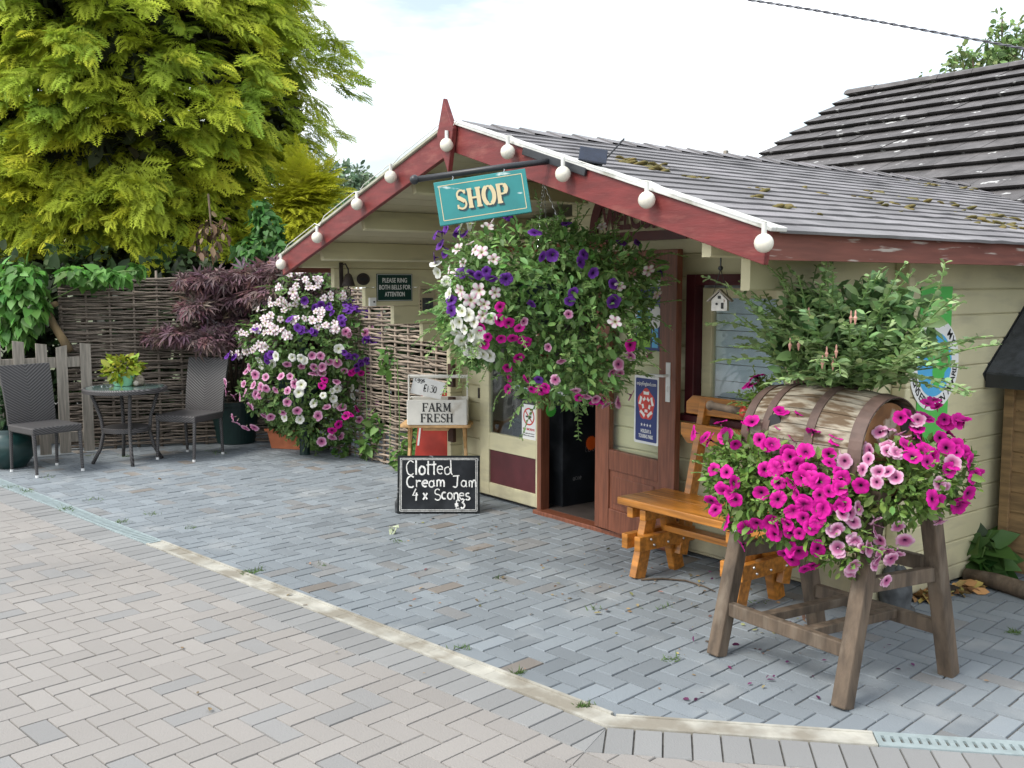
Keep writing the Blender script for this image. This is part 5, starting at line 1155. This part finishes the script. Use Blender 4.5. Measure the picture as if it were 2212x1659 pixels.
# ---- purple maple
mpl = thing('japanese_maple', 'purple leaved Japanese maple spreading over the woven fence', 'tree', cP+UPZ*.42)
MP = []
for px,py,rx_,rz_ in ((640,590,.42,.08),(560,600,.40,.09),(470,605,.34,.08),(600,640,.45,.09),(520,650,.36,.09),(690,640,.30,.10),(430,665,.26,.07),(640,690,.38,.09),(560,700,.36,.09),(480,705,.30,.07),(390,722,.26,.05),(340,728,.20,.035),(455,735,.26,.06),(650,730,.26,.07),(570,740,.28,.06),(420,610,.22,.06),(610,575,.30,.05)):
    MP.append((dp(px,py,9.95+random.uniform(-.15,.3)),(rx_*.8,rx_*.8,rz_*1.3)))
ell_leaves('foliage', MP, 3600, .10, (.21,.13,.135), mpl, PM_V, PM_F, shell=(.3,1.0), up=1.0, droop=.5, jit=.55, v=.28, hue=.1)
x = MB(); base = cP+UPZ*.4
for c,r in MP[::2]:
    x.tube([base, base.lerp(Vector(c),.4)+UPZ*.15, Vector(c)], [.022,.013,.004], 6)
x.build('trunk', M['bark'], mpl, smooth=True)
# ---- bindweed over the picket fence, ivy near the gable
def padcloud(name, label, cat, pads, n, size, base, tv, tf, D=9.9, parentname='foliage', **k):
    t = thing(name, label, cat, dp(pads[0][0],pads[0][1],D)); E_ = [(dp(px,py,D+random.uniform(-.2,.2)),(r1,r1*.6,r2)) for px,py,r1,r2 in pads]
    ell_leaves(parentname, E_, n, size, base, t, tv, tf, **k); x = MB(); c0_ = Vector(E_[0][0])
    for c,r in E_[1:]: x.tube([c0_, c0_.lerp(Vector(c),.5)+Vector(RNG.normal(0,.05,3)), Vector(c)], .006, 5); c0_ = Vector(c)
    x.build('vine_stem', M['stem'], t); return t
padcloud('bindweed', 'bright green bindweed with heart shaped leaves draped over the picket fence', 'climber', [(20,620,.22,.25),(60,660,.28,.25),(50,600,.3,.14),(40,710,.2,.18),(50,715,.12,.12),(160,592,.25,.07),(200,600,.25,.07),(255,598,.16,.05),(300,585,.10,.07),(225,592,.16,.05),(10,690,.15,.2)], 1100, .088, (.10,.25,.045), HEART_V, HEART_F, D=9.75, up=.3, droop=1.2, jit=.5)
padcloud('ivy', 'green ivy climbing between the golden conifer and the gable', 'climber', [(575,505,.22,.3),(545,545,.25,.16),(595,500,.12,.15),(560,470,.15,.2),(600,545,.25,.15),(530,560,.2,.12)], 620, .080, (.06,.16,.035), HEART_V, HEART_F, D=10.6, up=.3, droop=1.1, jit=.6)
x = MB(); b_ = [dp(px,py,9.8) for px,py in ((150,760),(140,740),(118,705),(102,672),(98,664))]; x.tube(b_, [.045,.043,.038,.034,.03], 8); x.tube([dp(100,668,9.8),dp(110,660,9.77),dp(121,656,9.72)], [.032,.03,.028], 8)
tag(x.build('dead_branch', mat('peeled_branch', (.20,.14,.07), .85, .35, 8, stretch=(1,1,.3), bump=.4), smooth=True), 'sawn bare branch stub sticking up beside the picket fence', 'branch')

# ------------------------------------------------------------------ golden conifer
con = thing('golden_conifer', 'enormous golden yellow cypress tree towering over the woven fence', 'tree', (0,0,0))
CC = dp(290,300,13.0); CC = Vector((CC.x,CC.y,0)); con.location = CC
def conr(z):
    return np.interp(z, [1.6,2.2,2.85,3.3,3.8,4.4,5.4,6.6,8.0,9.5], [2.15,2.25,2.2,2.28,2.6,2.62,2.45,2.0,1.2,.15])
P=[];D=[];Nn=[];S_=[];Cb=[]
npl = 2500
gold = np.array((.78,.82,.065)); lime = np.array((.37,.55,.07))
for i in range(npl):
    z = 1.98+3.7*RNG.random() if i % 5 else 5.4+4*RNG.random()
    th_ = R(-38)+RNG.normal(0,1.15) if i % 4 else RNG.random()*2*math.pi
    f = 1-.16*RNG.random()**2 if i % 5 else .80+.08*RNG.random()
    rad = conr(z)*f*(1+.06*math.sin(5*th_+z*2)+.05*math.sin(9*th_-z*3.1)+.03*math.sin(17*th_+z*7))
    gp_ = math.sin(4.3*th_+1.9*z+.5)*math.sin(3.1*z-2.2*th_)+.6*math.sin(7.7*th_-2.1*z)*math.sin(5.3*z+1.3*th_)
    if gp_ > .34: rad *= .77
    o_ = np.array((math.cos(th_),math.sin(th_),0)); c = np.array(CC[:])+o_*rad+np.array((0,0,z))
    ax = nrm(o_*1.0+np.array((0,0,-.30+RNG.normal(0,.25)))+RNG.normal(0,.28,3)); sd_ = np.cross(ax,(0,0,1)); sd_ = nrm(sd_+RNG.normal(0,.3,3)); nn_ = np.cross(sd_,ax); nn_ = nn_ if nn_[2] > 0 else -nn_
    L_ = .42*np.clip(RNG.normal(1,.28),.5,1.7); tone = np.clip(RNG.normal(.55,.22)+(.12 if z < 3.4 else -.10),0,1); col = lime*(1-tone)+gold*tone
    if i % 12 == 0:
        lc_ = dp(655,480,11.9); o_ = nrm(np.array((.75,-.35,.1))+RNG.normal(0,.55,3)); c = np.array(lc_[:])+o_*np.array((.42,.42,.62)); ax = nrm(o_+np.array((0,0,-.15))); sd_ = nrm(np.cross(ax,(0,0,1))); nn_ = np.cross(sd_,ax); col = gold*RNG.normal(1,.1)
    m_ = 11
    for j in range(m_):
        t_ = (j+.3)/m_; sid = (1 if j%2 else -1)
        p = c+ax*L_*(t_-.6)+np.array((0,0,-.16*L_*t_*t_)); d = ax*(.6+.6*t_)+sd_*sid*(.95-.75*t_)+np.array((0,0,-.30*t_))+RNG.normal(0,.14,3)
        P.append(p+RNG.normal(0,.015,3)); D.append(d); Nn.append(nn_+np.array((.5,-.4,.2))*.5+RNG.normal(0,.35,3)); S_.append(.23*L_/.42*(1-.3*t_)*RNG.uniform(.75,1.25)); Cb.append(np.clip(col*RNG.normal(1,.12),.01,.8))
P,D,Nn,S_,Cb = map(np.array,(P,D,Nn,S_,Cb)); X,Y,Z = axes(D,Nn)
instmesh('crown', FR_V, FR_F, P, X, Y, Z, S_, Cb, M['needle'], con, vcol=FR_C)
# dead brown interior twigs and trunk
x = MB(); x.tube([CC, CC+UPZ*3, CC+UPZ*6, CC+UPZ*9], [.32,.26,.16,.03], 10)
for i in range(150):
    z = random.uniform(1.2,8); a = random.uniform(0,math.tau); r = conr(max(z,1.7))*.8; e = CC+Vector((math.cos(a)*r,math.sin(a)*r,z-.15)); s = CC+UPZ*z; x.tube([s, s.lerp(e,.5)+UPZ*.12, e], [.045,.025,.008], 5)
x.build('trunk', M['bark'], con, smooth=True)
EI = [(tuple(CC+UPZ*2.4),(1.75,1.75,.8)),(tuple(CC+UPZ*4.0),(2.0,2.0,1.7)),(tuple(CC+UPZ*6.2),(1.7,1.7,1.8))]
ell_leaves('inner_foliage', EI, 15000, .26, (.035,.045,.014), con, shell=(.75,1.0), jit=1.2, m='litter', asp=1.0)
dl_ = thing('dead_leaf_spray', 'spray of hanging brown dead leaves under the golden conifer', 'dead leaves', dp(455,520,10.4))
ell_leaves('dead_leaves', [(dp(450,515,10.4),(.13,.12,.2)),(dp(478,500,10.4),(.08,.08,.17)),(dp(430,530,10.4),(.06,.06,.1))], 85, .09, (.17,.105,.06), dl_, droop=1.6, up=.2, jit=.4, m='litter')
x = MB(); x.tube([dp(450,420,10.8),dp(455,480,10.5),dp(460,540,10.4)],[.012,.009,.004],5); x.build('twig', M['bark'], dl_)
# dark hedge behind the fences
hd = thing('dark_hedge', 'dark shaded evergreen hedge behind the woven and picket fences', 'hedge', (-9,-1.5,0))
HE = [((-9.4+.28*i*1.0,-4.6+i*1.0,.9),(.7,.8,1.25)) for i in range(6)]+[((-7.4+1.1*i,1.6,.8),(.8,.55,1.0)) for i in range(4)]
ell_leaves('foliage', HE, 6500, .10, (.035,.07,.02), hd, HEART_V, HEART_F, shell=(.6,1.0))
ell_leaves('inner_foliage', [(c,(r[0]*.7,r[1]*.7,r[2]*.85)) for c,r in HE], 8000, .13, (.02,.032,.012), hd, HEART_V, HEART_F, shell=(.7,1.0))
for c,r in HE: MB().tube([(c[0],c[1],0),(c[0],c[1],c[2]+r[2]*.6)],[.06,.02],6).build('stem', M['bark'], hd)

# ------------------------------------------------------------------ trees beyond
def tree(label, c, h, ells, n, size, base, v=.25, loc=None):
    t = thing('leafy_tree', label, 'tree', c); c = Vector(c)
    ell_leaves('crown', ells, n, size, base, t, shell=(.35,1.05), jit=1, v=v)
    x = MB(); top = max(e[0][2] for e in ells); x.tube([c, c+UPZ*h*.4, c+UPZ*h*.75],[.02*h,.016*h,.006*h],8)
    for e,r in ells: x.tube([c+UPZ*h*.35, (c+UPZ*h*.35).lerp(Vector(e),.5)+UPZ*.1*h*.3, Vector(e)],[.008*h,.005*h,.002*h],5)
    x.build('trunk', M['bark'], t, smooth=True); return t
def at(px,py,D): return tuple(dp(px,py,D))
DF = 34; c0 = dp(760,600,DF); tree('rounded dark green tree far beyond the left slope of the gable', (c0.x,c0.y,0), 5, [(at(745,400,DF),(1.0,1.0,.75)),(at(715,430,DF),(.9,.9,.8)),(at(780,430,DF),(1.0,1,.8)),(at(745,470,DF),(1.5,1.5,1.0)),(at(700,480,DF),(1.0,1,1.0)),(at(820,460,DF),(.9,.9,.7)),(at(740,540,DF),(1.6,1.5,1.2))], 9500, .19, (.15,.225,.13))
DF = 17; c0 = dp(700,640,DF); tree('light green ash tree just behind the left eave', (c0.x,c0.y,0), 3.4, [(at(700,440,DF),(.30,.3,.35)),(at(715,480,DF),(.40,.4,.35)),(at(690,510,DF),(.4,.4,.4)),(at(680,420,DF),(.25,.25,.3)),(at(740,450,DF),(.2,.2,.18)),(at(700,560,DF),(.5,.5,.5))], 1300, .14, (.17,.32,.14))
DF = 15; c0 = dp(2160,500,DF); 
RE = [(at(px,py,DF),(r,r,r*1.1)) for px,py,r in ((2165,40,.13),(2165,70,.14),(2160,95,.22),(2185,130,.32),(2150,135,.26),(2120,145,.25),(2085,140,.20),(2060,150,.15),(2075,110,.10),(2210,110,.25),(2100,125,.12),(2000,165,.08),(2195,80,.14),(2230,60,.2))]
tree('thin light green tree showing above the tiled roof ridge', (c0.x,c0.y,0), 6, RE, 950, .115, (.22,.32,.12))

# ------------------------------------------------------------------ tiled building behind
tbd = thing('tiled_building', 'grey concrete tiled roof of the building behind the shop', 'building', (-2,7,0))
TX0, TX1, TYR, TZR, TP = -4.95, 4.0, 7.0, 4.08, R(27.1)
ln_t = 4.6; gz = .325; nt_ = int(ln_t/gz)
dt = Vector((0,-math.cos(TP),-math.sin(TP))); nt2 = Vector((0,-math.sin(TP),math.cos(TP)))
x = MB()
tw = .30; ncol = int((TX1-TX0)/tw)
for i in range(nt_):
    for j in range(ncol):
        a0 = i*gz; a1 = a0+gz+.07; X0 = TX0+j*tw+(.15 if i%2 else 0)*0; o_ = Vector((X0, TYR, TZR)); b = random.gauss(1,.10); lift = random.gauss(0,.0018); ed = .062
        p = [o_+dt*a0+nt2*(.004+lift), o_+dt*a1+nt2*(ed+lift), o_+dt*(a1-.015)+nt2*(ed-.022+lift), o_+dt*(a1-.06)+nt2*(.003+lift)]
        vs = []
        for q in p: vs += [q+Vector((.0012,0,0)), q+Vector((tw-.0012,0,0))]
        x.add(vs, [(0,2,3,1)], None, (b,b,b)); x.add(vs, [(2,4,5,3),(4,6,7,5)], None, (b*.6,b*.6,b*.6))  # front faces coloured darker: shade under the tile edges painted in, with dirt
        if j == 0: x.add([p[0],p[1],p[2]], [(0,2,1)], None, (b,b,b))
x.box(TX0, TX1, -.02, .0, -ln_t, 0, frame((0,TYR,TZR),(1,0,0),-dt) , col=(.5,.5,.5)) if False else None
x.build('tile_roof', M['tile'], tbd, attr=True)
x = MB(); vs = [Vector((X,TYR,TZR))+dt*a-nt2*.02 for X in (TX0+.05,TX1) for a in (0,ln_t)]; x.add(vs,[(0,1,3,2)]); vs = [Vector((X,TYR+.05+q*2.6,TZR-q*1.3)) for X in (TX0,TX1) for q in (0,1)]; x.add(vs,[(0,1,3,2)]); x.build('roof_deck', M['dark'], tbd)
x = MB()
for i in range(int((TX1-TX0)/.42)): 
    r = .105+random.gauss(0,.004); x0 = TX0+i*.42; b = random.gauss(1,.1)
    pts = [(math.cos(R(a))*r*1.2, math.sin(R(a))*r*.8) for a in range(-10,200,30)]
    x.prism(pts, x0, x0+.415, Matrix.Translation((0,TYR,TZR+.0)) @ Matrix(((0,0,1,0),(1,0,0,0),(0,1,0,0),(0,0,0,1))), (b,b,b))
x.build('ridge_tile', M['tile'], tbd, attr=True)
ev = Vector((0,TYR,TZR))+dt*(ln_t-.1)
x = MB(); x.box(TX0+.2,TX1,ev.y+.35,ev.y+.5,0,ev.z+.15); x.box(TX0+.2,TX0+.35,ev.y+.5,TYR+2.2,0,2.4); x.build('wall', mat('rendered_wall', (.30,.28,.25), .9, .1, 5), tbd)
x = MB(); x.box(TX0,TX1,ev.y+.0,ev.y+.35,ev.z-.03,ev.z+.0); x.build('soffit', M['dark'], tbd)
x = MB(); x.tube([(TX0,ev.y-.08,ev.z-.02),(TX1,ev.y-.08,ev.z-.02)], .05, 10); x.build('gutter', M['black'], tbd)
pp = dp(1568,330,12.5); x = MB(); x.box(pp.x-.025,pp.x+.025,pp.y-.025,pp.y+.025,0,pp.z+.03); tag(x.build('wooden_post', M['grey_wood'], bevel=.004), 'thin grey post poking up behind the shop ridge', 'post')
wr = thing('overhead_wire', 'twisted overhead cable sagging across the white sky', 'cable', dp(1900,48,9))
wp = [dp(px,py,9.0+.0*k) for k,(px,py) in enumerate(((1320,-55),(1480,-25),(1620,0),(1760,22),(1900,47),(2050,75),(2212,105),(2400,148),(2600,200)))]
x = MB()
for ph in (0,math.pi):
    pts = []
    for i in range(len(wp)-1):
        for j in range(24):
            p = wp[i].lerp(wp[i+1], j/24); a = (i*24+j)*.9+ph; pts.append(p+UPZ*.007*math.cos(a)+FH*.007*math.sin(a))
    x.tube(pts, .0065, 5)
x.build('twisted_cable', M['wire'], wr, smooth=True)

# ------------------------------------------------------------------ store shed, log, statue at the right
sh_ = thing('low_store_shed', 'low brown boarded store with black felt roof against the side wall', 'shed', (.8,1.5,0))
SX0,SX1,SY0,SY1,SZ = .075,1.5,1.06,2.1,1.16
x = MB(); z = .04
while z < SZ-.01:
    z1 = min(z+.115, SZ); x.add([(a,SY0+d,zz) for a in (SX0+.05,SX1) for d,zz in ((.012,z),(.0,z+.004),(.010,z1+.008),(.03,z1+.008),(.03,z))], [(0,1,2,3,4),(9,8,7,6,5)]+[(i,5+i,5+(i+1)%5,(i+1)%5) for i in range(5)]); z = z1
x.box(SX0+.05,SX0+.08,SY0+.04,SY1,.04,SZ)
x.build('boarded_wall', M['shedwood'], sh_)
x = MB(); x.box(SX0,SX0+.055,SY0-.018,SY0+.03,.0,SZ+.01); x.build('corner_post', M['shedwood'], sh_, bevel=.003)
x = MB(); rp0 = Vector((0,SY0-.10,SZ-.01)); dr2 = Vector((0,.77,.64)).normalized(); nr2 = Vector((0,-.64,.77)).normalized()
vs = [Vector((X,0,0))+rp0+dr2*a+nr2*h for X in (SX0-.065,SX1+.1) for a,h in ((0,0),(.85,0),(.85,.03),(0,.03))]; x.add(vs,[(0,1,2,3),(7,6,5,4),(0,4,5,1),(1,5,6,2),(2,6,7,3),(3,7,4,0)]); x.build('felt_roof', M['felt'], sh_, bevel=.004)
x = MB(); vs = [Vector((X,0,0))+rp0+dr2*a+nr2*h for X in (SX0-.087,SX0-.067) for a,h in ((-.01,-.07),(.85,-.07),(.85,.035),(-.01,.035))]; x.add(vs,[(0,1,2,3),(7,6,5,4),(0,4,5,1),(1,5,6,2),(2,6,7,3),(3,7,4,0)]); x.box(SX0-.062,SX1+.1,SY0-.115,SY0-.095,SZ-.065,SZ+.02); x.build('roof_edge_board', M['black'], sh_)
x = MB(); x.box(.262,.29,SY0-.006,SY0-.001,1.0,1.045); x.build('white_label', M['paper'], sh_)
lg = [gp(2085,1240,.045),gp(2150,1255,.045),gp(2212,1275,.04),gp(2330,1310,.05)]
x = MB(); x.tube(lg, [.035,.045,.05,.05], 10); tag(x.build('log', M['oldwood'], smooth=True), 'old grey log lying along the foot of the store shed', 'log')
# weed by the wall, statue, dry leaves
wd_ = thing('wall_weed', 'broad leaved green weed growing between the side wall and shed', 'weed', gp(2105,1245))
ell_leaves('foliage', [(gp(2105,1245)+Vector((.02,.03,.13)),(.11,.09,.14)),(gp(2110,1245)+Vector((.0,.0,.07)),(.10,.08,.07))], 90, .115, (.07,.15,.035), wd_, HEART_V, HEART_F, droop=.5, shell=(.3,1))
for i in range(6): p = gp(2108,1245); MB().tube([p,p+Vector((random.gauss(0,.05),random.gauss(0,.05),.2))],.004,5).build('stem', M['stem'], wd_)
sp_ = gp(1932,1322); stt = thing('stone_animal_statue', 'small dark stone owl like statue on the ground by the cabin corner', 'statue', sp_)
x = MB(); x.lathe([(.085,0),(.09,.02),(.075,.06),(.085,.12),(.08,.18),(.055,.215),(.06,.235),(.062,.26),(.04,.295),(.01,.305)], 18, TM(sp_, s=(1,1.0,.82))); x.build('body', M['stone'], stt, smooth=True)
x = MB(); x.lathe([(.10,0),(.10,.03),(.085,.035)], 16, TM(sp_+Vector((0.005,-.01,0)))); x.build('plinth', M['stone'], stt)
x = MB()
for s in (-1,1): x.lathe([(.016,0),(.003,.03)], 7, TM(sp_+Vector((s*.03,-.03*s,.235)))); x.sphere(sp_+Vector((.035+.012*s,-.045+.02*s,.215)), .009, 8)
x.build('ears_and_eyes', M['stone'], stt)
def scatter(n, fn, size, base, name, label, cat, tv=LEAF_V, tf=LEAF_F, v=.35, flat=.25, hue=.15, lift=.004):
    pos = np.array([fn() for _ in range(n)]); dr_ = RNG.normal(0,1,(n,3))*np.array([1,1,.15]); X,Y,Z = axes(dr_, np.array([0,0,1])+RNG.normal(0,flat,(n,3)))
    pos[:,2] += lift; o = instmesh(name, tv, tf, pos, X, Y, Z, size*np.clip(RNG.normal(1,.35,n),.35,2), cvar(base,n,v,hue), M['litter'] if 'grass' not in name else M['leaf']); tag(o, label, cat, kind='stuff'); return o
def near(px,py,sx_,sy): 
    def f(): q = gp(px+random.gauss(0,sx_), py+random.gauss(0,sy)); return (q.x,q.y,q.z)
    return f
pk = [near(1990,1285,22,8),near(2060,1278,30,6),near(1700,1300,25,6)]
scatter(120, lambda: random.choice(pk[:2])(), .075, (.36,.21,.07), 'dry_leaves', 'heap of dry tan leaves at the foot of the side wall', 'dry leaves', flat=.6, lift=.018)
def litfn():
    r = random.random()
    if r < .55: px,py = random.uniform(850,1560),random.uniform(1120,1330)
    elif r < .8: px,py = random.uniform(1450,1750),random.uniform(1250,1420)
    else: px,py = random.uniform(300,2150),random.uniform(1010,1540)
    q = gp(px,py); return (q.x,q.y,.003)
scatter(260, litfn, .024, (.24,.17,.09), 'leaf_litter', 'tiny scraps of leaf litter scattered over the patio', 'leaf litter', flat=.4, lift=.004)
scatter(60, lambda: (lambda q: (q.x,q.y,.004))(gp(random.uniform(1450,2000),random.uniform(1150,1520))), .026, (.10,.012,.07), 'fallen_petals', 'shrivelled purple petals fallen on the paving', 'petals', flat=.6, lift=.005)
GB_V = [(0,-.04,0),(.5,-.03,.0),(1,0,-.1),(.5,.03,.0),(0,.04,0)]; GB_F = [(0,1,3,4),(1,2,3)]
tuft = [(25,1052,40),(60,1062,30),(140,1100,34),(205,1080,16),(262,1128,34),(330,1110,14),(410,1140,14),(540,1238,46),(560,1232,20),(860,1170,12),(690,1220,10),(1700,1215,10),(1452,1425,16),(1075,1250,14),(1285,1315,12),(1262,1525,40),(1120,1455,20),(2190,1368,40),(1435,1312,12),(1000,1400,14),(460,975,24),(480,980,24),(270,985,30),(190,985,22),(105,1030,18),(1640,1300,10)]
def tf_():
    c = random.choices(tuft, [q[2] for q in tuft])[0]; q = gp(c[0]+random.gauss(0,9), c[1]+random.gauss(0,2.2)); return (q.x,q.y,0)
n = 900; pos = np.array([tf_() for _ in range(n)]); dr_ = RNG.normal(0,.8,(n,3)); dr_[:,2] = np.abs(dr_[:,2])*.7+.25; X,Y,Z = axes(dr_, RNG.normal(0,1,(n,3))); s = .022*np.clip(RNG.normal(1,.4,n),.3,2)
tag(instmesh('weed_tufts', GB_V, GB_F, pos, X, Y, Z, np.stack([s,s*2.2,s],1), cvar((.10,.17,.045),n), M['leaf']), 'small grass weeds sprouting between the pavers', 'weeds', kind='stuff')
# weeds along the foot of the pale woven fence
wv = thing('fence_weeds', 'green leafy weeds growing up the foot of the pale woven fence', 'weeds', (-5,.05,0))
ell_leaves('foliage', [(gp(px,py)+Vector((0,-.03,z)),(.13,.07,.14)) for px,py,z in ((800,995,.15),(815,1000,.35),(740,985,.08),(690,972,.06),(870,1015,.12),(775,985,.8),(850,1005,.95),(900,1025,.3))], 330, .07, (.11,.22,.05), wv, HEART_V, HEART_F, droop=.3, shell=(.1,1))
for px,py in ((800,995),(775,985),(850,1005),(870,1015)): p = gp(px,py)+Vector((0,-.04,0)); MB().tube([p,p+Vector((.02,0,.5)),p+Vector((-.01,0,1.0))],.004,5).build('stem', M['stem'], wv)
# crumpled pale tissue / leaf on the paving
p = gp(852,1153); x = MB(); 
for i in range(7): x.prism([(random.uniform(-.05,.05),random.uniform(-.04,.04)) for _ in range(3)], 0, .002, TM(p+Vector((0,0,.012+.004*i)), random.random()*6, rx=random.gauss(0,.5), ry=random.gauss(0,.5)))
tag(x.build('crumpled_leaf', mat('pale_scrap', (.40,.45,.30), .8, .2, 30)), 'crumpled pale scrap lying on the patio before the doorway', 'litter')

x = MB(); tp_ = [gp(px,py,.008) for px,py in ((1385,1252),(1430,1250),(1480,1254),(1520,1266),(1545,1278))]; x.tube(tp_, [.006,.006,.005,.004,.003], 6)
tag(x.build('twig', M['bark'], smooth=True), 'thin curved brown twig on the paving by the front bench leg', 'twig')
